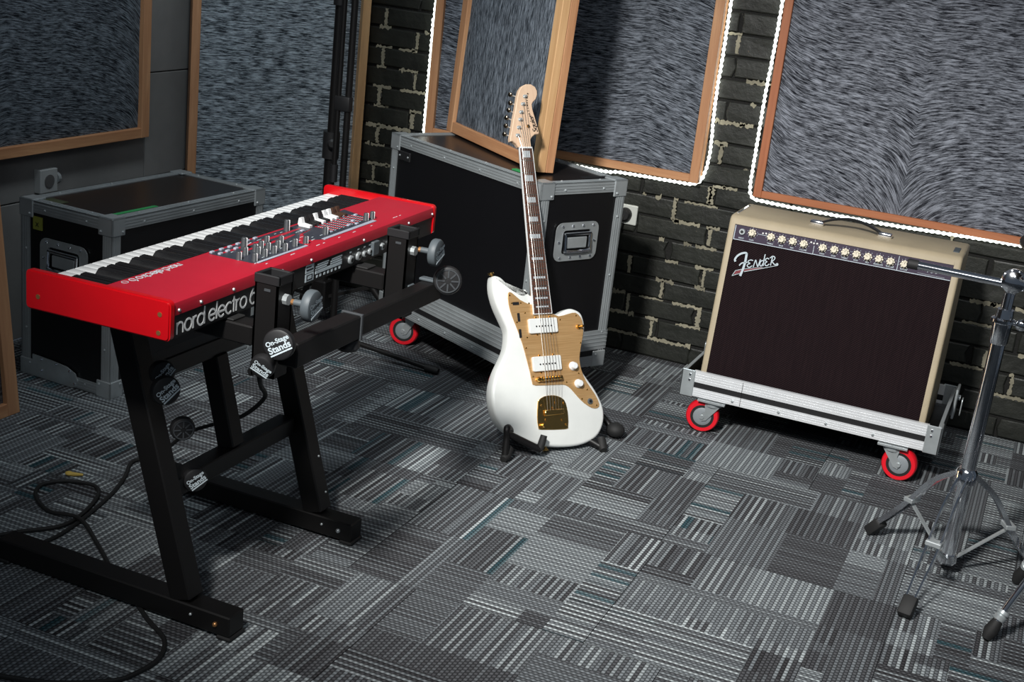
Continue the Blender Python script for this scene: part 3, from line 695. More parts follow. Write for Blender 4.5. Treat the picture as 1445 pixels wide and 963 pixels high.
# smaller case: near-left corner on the floor
yawB = math.atan2(.726, .04) - pi/2
caseB, MB_ = road_case('smaller black road case on the carpet behind the red keyboard', (-2.852, 3.048, 0), yawB, .362, .725, .558, .004, M['laminatetop'], M['aludull'])
handle(caseB, MB_, (.175, 0.0, .395), (1, 0, 0), (0, 0, 1), .19, .125)
m = MB(MB_); m.box((.05, -.0005, .475), (.085, .0045, .515)); m.build('tape_sticker', M['yellowtape'], caseB, label='yellow-green tape square on the dark end')
m = MB(MB_); m.text('x', .03, (.06, -.0006, .485), (1, 0, 0), (0, 0, 1), .0008); m.build('sticker_mark', M['ink'], caseB)
m = MB(MB_); m.box((.300, .05, .5585), (.316, .25, .5605)); m.build('green_tape', M['green'], caseB, label='strip of green tape along the lid')
m = MB(MB_); m.box((.05, .035, .5585), (.12, .075, .5605)); m.build('label_strip', plain('faded_olive_label', (.05, .06, .03), .6), caseB)
# low riveted plate lit at the case's lower left
m = MB(MB_); m.prism([(.05, .004), (.215, .004), (.232, .012), (.236, .030), (.225, .052), (.19, .066), (.12, .072), (.05, .074)], (0, -.0005, 0), (1, 0, 0), (0, 0, 1), .004)
p = m.build('lower_plate', M['steel'], caseB)
m = MB(MB_)
for x, z in ((.225, .02), (.205, .055), (.15, .064), (.09, .066), (.09, .03)): m.sphere((x, -.0055, z), .0045, 8, 4)
m.build('rivets', M['chrome'], p, smooth=True, kind='stuff')

# ------------------------------------------------------------------ amplifier on its wheeled case base
tr = thing('case_base', 'open aluminium-edged wheeled case base under the blonde amplifier', 'case', (-.57, 4.2, 0))
X0, X1, Y0, Y1 = -.972, -.163, 3.972, 4.43
MB().box((X0+.004, Y0+.004, .122), (X1-.004, Y1-.004, .140)).build('tray_floor', M['laminate'], tr)
for nm, za, zb2, mat, o in (('lower_extrusion', .122, .151, M['alu'], .003), ('black_gap', .151, .170, M['ink'], .0005), ('upper_extrusion', .170, .204, M['alu'], .003)):
    MB().box((X0+.035, Y1-.006, za), (X1-.035, Y1+o, zb2)).build(nm, mat, tr)
    m = MB().box((X0+.035, Y0-o, za), (X1-.035, Y0+.006, zb2))
    if nm != 'black_gap':
        for i in range(1, 4):
            zz = za+(zb2-za)*i/4; m.box((X0+.035, Y0-o-.0005, zz-.0012), (X1-.035, Y0, zz+.0012))
    if nm == 'upper_extrusion': m.box((X0+.035, Y0-.003, .204), (X1-.035, Y0+.010, .207))
    p = m.build(nm, mat, tr)
    if nm == 'lower_extrusion':
        rv = MB()
        for x in (-.80, -.65, -.50, -.355): rv.sphere((x, Y0-.005, .136), .005, 8, 4)
        rv.build('rivets', M['steel'], p, smooth=True, kind='stuff')
    if nm == 'upper_extrusion': MB().box((-.776, Y0-.0035, .123), (-.7745, Y0-.0012, .204)).build('seam', M['ink'], p)
for xa in (X0, X1-.008): MB().box((xa, Y0+.008, .122), (xa+.008, Y1-.007, .199)).build('side_board', M['laminate'], tr); MB().rbox((xa-.0015, Y0+.012, .1995), (xa+.0095, Y1-.010, .2045), .001, 1).build('side_trim', M['aludull'], tr)
MB().box((X0+.05, Y0+.012, .117), (X1-.05, Y1-.012, .123)).build('plywood_bottom', M['laminate'], tr)
for x, sx in ((X0, 1), (X1, -1)):
    for y, sy in ((Y0, 1), (Y1, -1)):
        m = MB(); xs = sorted((x-sx*.005, x+sx*.040)); ys = sorted((y-sy*.006, y-sy*.001)); xs2 = sorted((x-sx*.005, x+sx*.001)); ys2 = sorted((y-sy*.006, y+sy*.045))
        m.rbox((xs[0], ys[0], .118), (xs[1], ys[1], .208), .002, 1); m.rbox((xs2[0], ys2[0], .118), (xs2[1], ys2[1], .208), .002, 1)
        p = m.build('corner_bracket', M['steel'], tr); rv = MB()
        for z in (.175, .193): rv.sphere((x+sx*.024, y-sy*.006, z), .0048, 8, 4)
        rv.build('rivets', M['chrome'], p, smooth=True, kind='stuff')
    m = MB(); xl = x-sx*.006
    m.rbox((min(xl, xl-sx*.008), 4.30, .135), (max(xl, xl-sx*.008), 4.38, .235), .002, 1); m.cyl((xl-sx*.008, 4.34, .20), (xl-sx*.016, 4.34, .20), .009, 12)
    m.prism(rrect(-.018, -.03, .018, .03, .012), (xl-sx*.022 - (.003 if sx > 0 else 0), 4.36, .165), (0, 1, 0), (0, 0, 1), .003)
    m.build('latch', M['steel'], tr)
for x, y, dv in ((-.866, 4.000, (1, .12)), (-.290, 3.998, (-1, .06)), (-.868, 4.37, (1, .3)), (-.248, 4.37, (.6, 1))): caster(tr, Matrix(), x, y, .118, dv, .0535)

A0 = Vector((-.933, 4.03, .202)); AN = Vector((0, -cos(.1425), sin(.1425))); AU = Vector((0, sin(.1425), cos(.1425))); AX = Vector((1, 0, 0))
amp = thing('guitar_amplifier', 'blonde combo amplifier with oxblood grille sitting in a wheeled case base', 'amplifier', basis(AX, -AN, AU, A0))
AMW = .72
# cabinet side profile (y,z): sloped front, level top
zb0 = .1405; yb0 = 4.03 - (.202-zb0)*math.tan(.1425); zt0 = .702; ytf = 4.03 + (zt0-.202)*math.tan(.1425)
prof = [(yb0, zb0), (4.355, zb0), (4.355, zt0-.014), (4.351, zt0-.004), (4.341, zt0), (ytf+.022, zt0), (ytf+.009, zt0-.004), (ytf+.001, zt0-.014)]
WH = WM[amp.name]
def slab(m, x0, x1, bev=.008):
    """cabinet side slab with softened outer edges"""
    m.prism([(p[0], p[1]) for p in prof], (x1, 0, 0) if False else (x0, 0, 0), (0, 1, 0), (0, 0, 1), x1-x0, .0)
for nm, x0, x1 in (('side_panel', A0.x, A0.x+.021), ('side_panel', A0.x+AMW-.021, A0.x+AMW)):
    bm = bmesh.new(); vs = [bm.verts.new((x0, y, z)) for y, z in prof]; f = bm.faces.new(vs); r = bmesh.ops.extrude_face_region(bm, geom=[f])
    for v in r['geom']:
        if isinstance(v, bmesh.types.BMVert): v.co.x = x1
    outer = x0 if nm and x0 < -.9 else x1
    ed = [e for e in bm.edges if all(abs(v.co.x-outer) < 1e-6 for v in e.verts)]
    bmesh.ops.bevel(bm, geom=ed, offset=.009, segments=3, profile=.5, affect='EDGES')
    MB().bm(bm).build(nm, M['tolex'], amp, smooth=True)
m = MB(); hh = .4785
topprof = [(ytf+.001, zt0-.014), (ytf+.009, zt0-.004), (ytf+.022, zt0), (4.341, zt0), (4.351, zt0-.004), (4.355, zt0-.014), (4.355, zt0-.03), (ytf+.02, zt0-.03)]
pf = A0+AU*hh; topprof += [(pf.y+.012, pf.z), (pf.y, pf.z)]
m.prism(topprof, (A0.x+.0211, 0, 0), (0, 1, 0), (0, 0, 1), AMW-.0422); m.build('top_panel', M['tolex'], amp, smooth=True)
MB().box((A0.x+.0211, yb0+.02, zb0), (A0.x+AMW-.0211, 4.34, zb0+.02)).build('bottom_panel', M['tolex'], amp)
MB().box((A0.x+.0211, 4.335, zb0+.021), (A0.x+AMW-.0211, 4.35, zt0-.031)).build('back_panel', M['tolex'], amp)
m = MB(); m.box((.0215, .006, -.055), (AMW-.0215, .016, .4285), basis(AX, -AN, AU, A0)); m.build('grille', M['oxblood'], amp)
m = MB(); m.box((.0215, .003, .4287), (AMW-.0215, .012, .4783), basis(AX, -AN, AU, A0)); cp = m.build('control_panel', M['purple'], amp)
PO = A0 + AN*(-.003)
m = MB()
for x0, z0, x1, z1 in ((.0235, .4297, AMW-.015, .4315), (.0235, .4315, .0255, .475), (AMW-.0175-.005, .4315, AMW-.0225+.0018, .475), (.2785, .4315, .2800, .457), (.2785, .470, .2800, .476), (.5375, .4315, .5392, .475)):
    m.prism([(x0, z0), (min(x1, .6975), z0), (min(x1, .6975), z1), (x0, z1)] if x1 > x0 else [], PO, AX, AU, .0006)
m.prism([(.097, .4595), (.131, .4585), (.131, .4597), (.097, .4607)], PO, AX, AU, .0006)
m.build('panel_lines', M['print'], cp)
knobs = [(.081, .4596, 'GAIN'), (.142, .4586, 'TREBLE'), (.177, .4576, 'BASS'), (.212, .4576, 'MID'), (.247, .4566, 'VOLUME'), (.307, .4557, 'GAIN'), (.343, .4566, 'GAIN'), (.377, .4557, 'TREBLE'), (.412, .4557, 'BASS'), (.447, .4547, 'MID'), (.481, .4547, 'PRESENCE'), (.516, .4535, 'VOLUME'), (.558, .4535, 'REVERB')]
lab = MB(); dots = MB()
for x, z, s in knobs + [(.048, .4576, 'INPUT')]:
    lab.text(s, .0062, PO + AX*x + AU*.4352, AX, AU, .0006, 'CENTER', .012)
for x, z, s in knobs:
    z -= .0005; c = PO + AX*x + AU*z; m = MB()
    m.lathe(c, c+AN*.016, [(0, .0115), (.25, .0112), (.26, .0095), (.9, .0085), (1, .0075)], 20)
    for k in range(8): a = 2*pi*k/8; m.sphere(c+AX*(.0105*cos(a))+AU*(.0105*sin(a))+AN*.005, .0032, 6, 4)
    kb_ = m.build('knob', M['cream'], cp, smooth=True)
    for k in range(9): a = radians(-50+35*k); q = (x+.0165*cos(a), z+.0165*sin(a)); dots.prism([(q[0]-.0008, q[1]-.0008), (q[0]+.0008, q[1]-.0008), (q[0]+.0008, q[1]+.0008), (q[0]-.0008, q[1]+.0008)], PO, AX, AU, .0006)
    a = R.uniform(1.2, 2.6); q = Vector((cos(a), sin(a)))
    MB().stroke([(x+q.x*.001, z+q.y*.001), (x+q.x*.0072, z+q.y*.0072)], .0012, PO+AN*.0162, AX, AU, .0003).build('pointer', M['ink'], kb_)
dots.build('dial_dots', M['print'], cp, kind='stuff'); 
c = PO+AX*.048+AU*.4576
m = MB().lathe(c, c+AN*.006, [(0, .0105), (.6, .0105), (1, .009)], 20); j = m.build('input_jack', M['steel'], cp, smooth=True); MB().cyl(c+AN*.0058, c+AN*.0066, .005, 14).build('jack_hole', M['ink'], j)
for x, z in ((.114, .4647), (.124, .466), (.277, .4637), (.287, .4647), (.268, .4655)):
    MB().sphere(PO+AX*x+AU*z, .0033, 8, 6).build('indicator_lamp', M['jewel'], cp, smooth=True)
sg = [(.62, .4455), (.626, .452), (.628, .442), (.634, .449), (.640, .442), (.648, .4485), (.652, .443), (.664, .447), (.676, .4455), (.690, .444)]
lab.stroke(sg, .0012, PO, AX, AU, .0006); lab.stroke([(.602, .463), (.61, .467), (.616, .463), (.624, .468), (.632, .463), (.64, .466), (.648, .463)], .0013, PO, AX, AU, .0006)
lab.prism([(.60, .4355), (.68, .4345), (.68, .4351), (.60, .4361)], PO, AX, AU, .0005)
lab.build('panel_lettering', M['print'], cp)
# script name on the grille
LO = A0 + AN*(-.003); lg = MB(); LZ = .004
def sk(pts, wd, k=6): lg.stroke(smoothp(pts, k, False), wd, LO, AX, AU, LZ)
sk([(.0455, .3606), (.0425, .3672), (.0485, .3799), (.060, .3899), (.0725, .394), (.0775, .390)], .0062)
sk([(.0762, .3925), (.0765, .3687), (.0742, .3435), (.069, .3185)], .0072)
sk([(.060, .3506), (.067, .3600), (.083, .3652)], .0040)
sk([(.1005, .3742), (.0935, .3752), (.0862, .3710), (.0862, .3660), (.0925, .3640), (.0868, .3598), (.0852, .3540), (.0925, .3512), (.101, .3580)], .0030)
sk([(.105, .3542), (.1062, .3660), (.1082, .3779), (.1125, .3698), (.1185, .3586), (.1205, .3690), (.1228, .3832)], .0030)
sk([(.1330, .3800), (.1270, .3792), (.1235, .3710), (.1255, .3632), (.1305, .3640), (.1335, .3728)], .0030); sk([(.1345, .4015), (.1342, .3808), (.1352, .3640)], .0032)
sk([(.1495, .3885), (.1440, .3908), (.1390, .3862), (.1395, .3815), (.1445, .3795), (.1398, .3742), (.1405, .3690), (.1460, .3668), (.1530, .3738)], .0030)
sk([(.1578, .3698), (.1582, .3818), (.1588, .3970)], .0032); sk([(.1515, .3925), (.1585, .4000), (.1660, .3985), (.1665, .3918), (.1600, .3842)], .0030); sk([(.1600, .3840), (.1660, .3780), (.1730, .3750), (.1775, .3779)], .0032)
sk([(.1740, .3765), (.1775, .3800), (.1800, .3770), (.1770, .3740), (.1740, .3765)], .0036)
lg.build('name_badge', plain('silver_badge', (.5, .58, .62), .4, .35), amp, label='raised silver script reading Fender')
tl = MB(); tl.stroke([(.180, .3745), (.134, .3560), (.079, .3345)], [.0018, .0022, .0026], LO, AX, AU, .003); tl.stroke([(.0425, .3135), (.056, .3213), (.068, .3263)], .0022, LO, AX, AU, .003); tl.stroke([(.043, .3142), (.051, .3323), (.070, .3404), (.100, .3500), (.134, .3600)], [.002, .0022, .0022, .0016, .001], LO, AX, AU, .003)
tl.build('badge_tail', plain('silver_badge_tail', (.42, .48, .5), .4, .35), amp)
tl = MB(); tl.stroke([(.048, .3225), (.058, .3292), (.069, .3335)], [.008, .0085, .009], LO, AX, AU, .0022); tl.stroke([(.077, .3368), (.101, .3462), (.133, .3580)], [.006, .005, .002], LO, AX, AU, .0022); tl.build('badge_red_fill', plain('badge_red', (.17, .02, .03), .5), amp)
# handle and hardware on the top
hx0, hx1, hy, hz = -.695, -.437, 4.195, zt0
hp = MB(); pts = smoothp([(hx0+.03, hy, hz+.008), (hx0+.075, hy, hz+.027), ((hx0+hx1)/2, hy, hz+.036), (hx1-.075, hy, hz+.027), (hx1-.03, hy, hz+.008)], 6, False)
vs = []; fs = []
for p in pts:
    for a, b in ((-.0105, -.003), (.0105, -.003), (.0105, .003), (-.0105, .003)): vs.append((p[0], p[1]+a, p[2]+b))
for i in range(len(pts)-1):
    for k in range(4): fs.append((i*4+k, i*4+(k+1) % 4, i*4+4+(k+1) % 4, i*4+4+k))
fs += [(0, 1, 2, 3), tuple(len(vs)-4+k for k in range(4))]
hp.add(vs, fs); hd = hp.build('carry_handle', M['leather'], amp, smooth=True)
for a, b in ((hx0, hx0+.045), (hx1-.045, hx1)): MB().rbox((a, hy-.0135, hz-.001), (b, hy+.0135, hz+.014), .005, 2).build('end_cap', M['chrome'], hd, smooth=True)
MB().rbox((A0.x+.010, 4.145, zt0-.001), (A0.x+.018, 4.305, zt0+.003), .001, 1).build('glide_strip', M['chrome'], amp)
MB().rbox((A0.x+AMW-.036, 4.165, zt0-.001), (A0.x+AMW-.018, 4.235, zt0+.0025), .001, 1).build('top_plate', M['grey'], amp)

# ------------------------------------------------------------------ electric guitar
GO = Vector((-1.5055, 3.7251, .8607)); Gr = Vector((.5887, .8083, -.0074)); Gu = Vector((-.3253, .2453, .9132)).normalized(); Gr = (Gr-Gu*Gr.dot(Gu)).normalized(); Gn = Gr.cross(Gu)
GM = basis(Gr, -Gn, Gu, GO-Gu*.92)
gt = thing('electric_guitar', 'white offset electric guitar with gold pickguard upright in a small floor stand', 'guitar', GM)
BODY = [(-.0487,-.4314),(-.0615,-.4416),(-.0845,-.4317),(-.1093,-.4145),(-.1289,-.3949),(-.1443,-.3877),(-.1615,-.3888),(-.1743,-.3998),(-.1797,-.4185),(-.1791,-.4448),(-.1704,-.4819),(-.156,-.5187),(-.1444,-.5517),(-.1451,-.5779),(-.1535,-.611),(-.1695,-.6396),(-.1928,-.6736),(-.2122,-.712),(-.2198,-.7439),(-.2195,-.7768),(-.2099,-.8094),(-.1895,-.8408),(-.1614,-.8627),(-.126,-.8812),(-.0812,-.8992),(-.029,-.912),(.0264,-.9193),(.0823,-.9199),(.1279,-.9108),(.1588,-.8933),(.1792,-.8643),(.1876,-.8313),(.1837,-.7966),(.1641,-.7538),(.1397,-.7179),(.1226,-.6897),(.1178,-.6622),(.1244,-.6348),(.1387,-.5955),(.1493,-.5614),(.1474,-.5307),(.1378,-.5111),(.1142,-.4992),(.0942,-.4983),(.0724,-.5039),(.0562,-.5117),(.0406,-.5096),(.031,-.502),(.030,-.470),(-.036,-.450)]
def leftshift(P, am):
    out = []; n = len(P)
    for i, p in enumerate(P):
        a = Vector(P[i-1]); b = Vector(P[(i+1) % n]); d = (b-a).normalized(); nx = d.y; nz = -d.x    # outward for ccw
        out.append((p[0] + am*max(0, -nx), p[1] + am*.12*max(0, -nz)))
    return out
B2 = leftshift(BODY, .017); B2 = smoothp(B2, 3)
A_ = sum(B2[i][0]*B2[(i+1) % len(B2)][1]-B2[(i+1) % len(B2)][0]*B2[i][1] for i in range(len(B2)))
if A_ < 0: B2 = B2[::-1]
TH = .046; rr = .010; rings = []
for a in (0, 30, 60, 90): rings.append((offset(B2, rr*(1-sin(radians(a)))), -TH + rr*(1-cos(radians(a)))))
for a in (90, 60, 30, 0): rings.append((offset(B2, rr*(1-sin(radians(a)))), -rr*(1-cos(radians(a)))))
m = MB(); m.rings(rings, GO, Gr, Gu, Gn); m.build('body', M['olympic'], gt, smooth=True)
GUARD = [(-.1159,-.4419),(-.1029,-.4406),(-.0762,-.4633),(-.047,-.4775),(-.0302,-.4839),(-.033,-.5061),(.0284,-.5088),(.055,-.5195),(.0918,-.5138),(.117,-.5114),(.1348,-.5264),(.1407,-.5503),(.1367,-.5811),(.1229,-.6217),(.1146,-.6547),(.1176,-.6897),(.1307,-.7246),(.1583,-.767),(.1707,-.7989),(.1615,-.8098),(.1409,-.8077),(.1147,-.7904),(.0931,-.7686),(.0723,-.7438),(.0531,-.7305),(.0252,-.7277),(-.0526,-.7239),(-.0634,-.713),(-.0674,-.6826),(-.0745,-.6423),(-.0839,-.5952),(-.0976,-.5479),(-.111,-.5075),(-.1176,-.4736)]
m = MB(); m.prism(smoothp(GUARD, 2), GO+Gn*.0003, Gr, Gu, .0022, .0008); pg = m.build('pickguard', M['goldplate'], gt)
GP = GO + Gn*.0025
m = MB()
for x, y in [(-.1113,-.4485),(-.1068,-.4724),(-.0754,-.4733),(-.0462,-.4754),(-.0636,-.504),(-.0952,-.5305),(-.0649,-.5782),(-.0725,-.6092),(.058,-.5302),(.118,-.5208),(.1239,-.6052),(.1056,-.6986),(.1299,-.7499),(.1083,-.7773),(.1591,-.8012),(.0584,-.7221),(-.0574,-.6965)]:
    c = GP+Gr*x+Gu*y; m.lathe(c, c+Gn*.0015, [(0, .0032), (1, .002)], 8)
m.build('screws', M['gold'], pg, smooth=True, kind='stuff')
for x, y, a, b in ((-.093, -.474, .011, .0045), (-.088, -.516, .0042, .013), (-.088, -.5646, .0042, .013)):
    m = MB(); m.prism(rrect(x-a, y-b, x+a, y+b, .0015, 2), GP, Gr, Gu, .0012); m.build('switch_slot', M['ink'], pg)
# pickups
for cx, cy in ((-.0076, -.5455), (-.0078, -.6605)):
    m = MB(); m.prism(rrect(cx-.0505, cy-.0225, cx+.0505, cy+.0225, .005), GP, Gr, Gu, .0085, .0015); pk = m.build('pickup', M['pickup'], gt)
    for k in range(6): c = GP+Gr*(cx-.026+.0105*k)+Gu*(cy-.0015)+Gn*.0083; MB().cyl(c, c+Gn*.0012, .0026, 10).build('pole_piece', M['ink'], pk)
    for s, dx in ((1, -.022), (1, .028), (-1, -.022), (-1, .028)): c = GP+Gr*(cx+dx)+Gu*(cy+s*.0255); MB().lathe(c, c+Gn*.003, [(0, .0035), (1, .0025)], 8).build('adjust_screw', M['gold'], pk)
# bridge, tremolo plate, controls
m = MB(); m.rbox((-.038, -.016, -.7135), (.040, -.0025, -.6995), .003, 2, basis(Gr, -Gn, Gu, GO)); br = m.build('bridge', M['gold'], gt, smooth=True)
for k in range(6):
    x = -.026+.0108*k; c = GO+Gr*x+Gu*(-.7065)+Gn*.016; MB().cyl(c-Gr*.0042, c+Gr*.0042, .005, 12).build('saddle', M['gold'], br, smooth=True)
c = GO+Gr*(-.043)+Gu*(-.707)+Gn*.003; MB().lathe(c, c+Gn*.012, [(0, .008), (.6, .008), (1, .005)], 12).build('bridge_post', M['gold'], br, smooth=True)
TREM = [(-.0513,-.7775),(-.0465,-.7678),(-.0259,-.7587),(.0,-.7575),(.0219,-.7616),(.0433,-.7747),(.0505,-.7986),(.0517,-.8262),(.048,-.8556),(.0368,-.8634),(-.0452,-.8576),(-.0576,-.8499),(-.0579,-.816)]
m = MB(); m.prism(smoothp(TREM, 2), GO+Gn*.0003, Gr, Gu, .003, .001); tp = m.build('tremolo_plate', M['gold'], gt)
m = MB(); m.rbox((-.034, -.010, -.818), (.036, -.003, -.80), .0025, 1, basis(Gr, -Gn, Gu, GO)); m.build('string_anchor', M['gold'], tp, smooth=True)
m = MB()
for x, y in ((-.04, -.785), (.04, -.785), (-.046, -.845), (.042, -.85), (-.03, -.83), (0, -.795), (.01, -.78), (.028, -.835)):
    c = GO+Gr*x+Gu*y+Gn*.003; m.lathe(c, c+Gn*.003, [(0, .0045), (1, .003)], 10)
m.build('plate_screws', M['gold'], tp, smooth=True, kind='stuff')
c = GO+Gr*(-.042)+Gu*(-.845)+Gn*.003; MB().lathe(c, c+Gn*.012, [(0, .0075), (1, .0065)], 14).build('arm_socket', M['gold'], tp, smooth=True)
for x, y in ((.0862, -.6746), (.0995, -.7295)):
    c = GP+Gr*x+Gu*y; k_ = MB().lathe(c, c+Gn*.017, [(0, .0135), (.2, .0135), (.35, .011), (.9, .0098), (1, .008)], 22).build('control_knob', M['white'], gt, smooth=True)
c = GP+Gr*.1209+Gu*(-.5553); m = MB().lathe(c, c+Gn*.006, [(0, .0075), (1, .006)], 14); m.lathe(c+Gn*.005, c+Gn*.02+Gr*.006, [(0, .0025), (.6, .003), (1, .0045)], 10); m.build('toggle_switch', M['gold'], gt, smooth=True)
c = GP+Gr*.1364+Gu*(-.787); m = MB().lathe(c, c+Gn*.004, [(0, .0095), (1, .008)], 18); j = m.build('output_jack', M['grey'], gt, smooth=True); MB().cyl(c+Gn*.0038, c+Gn*.0046, .005, 12).build('jack_hole', M['ink'], j)
c = GO+Gr*(-.150)+Gu*(-.393)-Gn*.023; MB().lathe(c, c+Gu*.018-Gr*.004, [(0, .004), (.6, .004), (.7, .009), (1, .009)], 12).build('strap_button', M['gold'], gt, smooth=True)
c = GO+Gr*(-.025)+Gu*(-.905)-Gn*.023; MB().lathe(c, c-Gu*.018, [(0, .004), (.6, .004), (.7, .009), (1, .009)], 12).build('strap_button', M['gold'], gt, smooth=True)
# neck
def nx(y): t = -y/.5085; return (-.0262+t*(-.0362+.0262), .0166+t*(.0262-.0166))
m = MB()
n0 = nx(.0); n1 = nx(-.5085)
vs = []; fs = []; NB = 7
for y, h in ((.03, .018), (0, .019), (-.25, .021), (-.40, .022), (-.45, .03), (-.508, .032)):
    a, b = nx(min(y, 0)); c_, hw = (a+b)/2, (b-a)/2
    for k in range(NB):
        th = pi*k/(NB-1); vs.append(GO+Gr*(c_-hw*cos(th))+Gu*y+Gn*(.004-h*sin(th)))
for i in range(5):
    for k in range(NB-1): fs.append((i*NB+k, i*NB+k+1, (i+1)*NB+k+1, (i+1)*NB+k))
    fs.append((i*NB+NB-1, i*NB, (i+1)*NB, (i+1)*NB+NB-1))
fs += [tuple(range(NB)), tuple(range(5*NB, 6*NB))]
m.add(vs, fs); m.build('neck', M['maple'], gt, smooth=True)
FB0, FB1 = .0045, .0095
m = MB(); m.prism([(n1[0], -.5085), (n1[1], -.5085), (n0[1], -.002), (n0[0], -.002)], GO+Gn*FB0, Gr, Gu, FB1-FB0); fb = m.build('fingerboard', M['rosewood'], gt)
for s in (0, 1):
    m = MB(); e = -.0018 if s == 0 else .0018
    m.prism([(n1[s], -.509), (n1[s]+e, -.509), (n0[s]+e, -.002), (n0[s], -.002)], GO+Gn*(FB0-.001), Gr, Gu, FB1-FB0+.0014); m.build('binding', M['cream'] if False else M['white'], fb)
m = MB(); m.prism([(n1[0]-.0015, -.5105), (n1[1]+.0015, -.5105), (n1[1]+.0015, -.5085), (n1[0]-.0015, -.5085)], GO+Gn*(FB0-.001), Gr, Gu, FB1-FB0+.0012); m.build('end_binding', M['white'], fb)
SL = .6477*1.086; fd = lambda n: -SL*(1-2**(-n/12))
for n in range(1, 23):
    y = fd(n)
    if y < -.505: break
    a, b = nx(y); MB().rbox((a+.0005, -.0107, y-.0011), (b-.0005, -.0092, y+.0011), .0006, 1, basis(Gr, -Gn, Gu, GO)).build('fret', M['string'], fb)
for n in (1, 3, 5, 7, 9, 12, 15, 17, 19, 21):
    ya, yb = fd(n-1), fd(n); mid = (ya+yb)/2; hh2 = abs(ya-yb)*.5*(.52 if n < 12 else .36 if n == 12 else .38); a, b = nx(mid); c_ = (a+b)/2; hw = (b-a)*(.30 if n < 9 else .36)
    m = MB(); m.prism([(c_-hw, mid-hh2), (c_+hw, mid-hh2), (c_+hw, mid+hh2), (c_-hw, mid+hh2)], GO+Gn*(FB1-.0002), Gr, Gu, .0005); m.build('block_inlay', M['pearl'], fb)
m = MB(); m.rbox((n0[0]-.0005, -.0115, -.002), (n0[1]+.0005, -.003, .0028), .0008, 1, basis(Gr, -Gn, Gu, GO)); m.build('nut', M['white'], gt)
HEAD = [(-.0262,.0030),(-.0326,.0132),(-.0436,.0208),(-.0522,.0207),(-.0524,.0295),(-.0438,.0546),(-.034,.0876),(-.0221,.1225),(-.0105,.1611),(-.0021,.1811),(.0093,.1941),(.0246,.2007),(.0427,.2011),(.0565,.1934),(.0623,.1815),(.0615,.1683),(.0543,.1542),(.0429,.1449),(.0383,.1376),(.0387,.1219),(.044,.0992),(.0502,.0699),(.054,.0491),(.0516,.0456),(.0386,.0443),(.0252,.0345),(.0186,.0236),(.0180,.0103),(.0166,.003)]
m = MB(); m.prism(HEAD, GO-Gn*.013, Gr, Gu, .0145, .002); hs = m.build('headstock', M['maple'], gt)
HP = GO+Gn*.0015
for (x, y), (bx, by) in zip([(.0139,.1614),(.0039,.1373),(-.0055,.1119),(-.0118,.0887),(-.0196,.0638),(-.0268,.0394)], [(-.0271,.1699),(-.0301,.1435),(-.0379,.1213),(-.0492,.0972),(-.0542,.0722),(-.0622,.0458)]):
    c = HP+Gr*x+Gu*y; m = MB(); m.lathe(c, c+Gn*.0025, [(0, .0062), (1, .0055)], 14); m.lathe(c+Gn*.002, c+Gn*.011, [(0, .0038), (.5, .003), (.9, .0038), (1, .0032)], 12)
    q = GO+Gr*bx+Gu*by-Gn*.014; e = GO+Gr*(x-.012)+Gu*y-Gn*.016
    m.cyl(e, q, .0025, 8); m.rbox((-.011, -.006, -.006), (.011, .006, .006), .003, 1, basis(Gr, -Gn, Gu, GO+Gr*x+Gu*y-Gn*.019))
    tm = m.build('tuning_machine', M['steel'], gt, smooth=True)
    MB().sphere(q, .0075, 12, 8, (1, .6, 1)).build('tuner_button', plain('gold_tuner_button', (.3, .24, .17), .2, 1.0), tm, smooth=True)
m = MB(); tv = (Vector((.0274, .0969))-Vector((.0390, .052))).normalized(); tX = Gr*tv.x+Gu*tv.y; tY = -(Gr*tv.y-Gu*tv.x)
m.text('Squier', .0245, HP+Gr*.0495+Gu*.0505, tX, tY, .0006, 'LEFT', .012, .35, .88); m.build('name_decal', M['ink'], hs)
m = MB(); ang = 0; P0 = Vector((.0285, .1035))
Pl = smoothp([(.0295, .1015), (.0255, .117), (.0235, .133), (.0235, .148), (.026, .162), (.031, .172)], 8, False); word = 'JAZZMASTER'
for i, ch in enumerate(word):
    t_ = i/(len(word)-.5)*(len(Pl)-2); k = int(t_); a = Vector(Pl[k]); b = Vector(Pl[k+1]); d = (b-a).normalized(); p = a.lerp(b, t_-k)
    m.text(ch, .0092, HP+Gr*p.x+Gu*p.y, Gr*d.x+Gu*d.y, -(Gr*d.y-Gu*d.x), .0006, 'CENTER', .02)
m.build('model_decal', M['ink'], hs)
m = MB(); m.prism(rrect(-.004, -.0035, .010, -.0005, .001, 2), HP+Gr*.002+Gu*.0155, Gr*.3+Gu*.95, -(Gr*.95-Gu*.3), .001); m.build('truss_rod_slot', M['rosewood'], hs)
c = HP+Gr*.0136+Gu*.0684; MB().lathe(c, c+Gn*.006, [(0, .003), (.6, .0028), (.65, .005), (1, .005)], 10).build('string_tree', M['gold'], hs, smooth=True)
for k, (x, y) in enumerate([(-.0268,.0394),(-.0196,.0638),(-.0118,.0887),(-.0055,.1119),(.0039,.1373),(.0139,.1614)]):
    xn = -.0205+k*.0064; xb = -.026+.0108*k
    MB().tube([HP+Gr*x+Gu*y+Gn*.006, GO+Gr*xn+Gu*.001+Gn*.0125, GO+Gr*xb+Gu*(-.7065)+Gn*.0205, GO+Gr*(xb*.92)+Gu*(-.806)+Gn*.009], .00042+.00007*(5-k), 5).build('string', M['string'], gt)

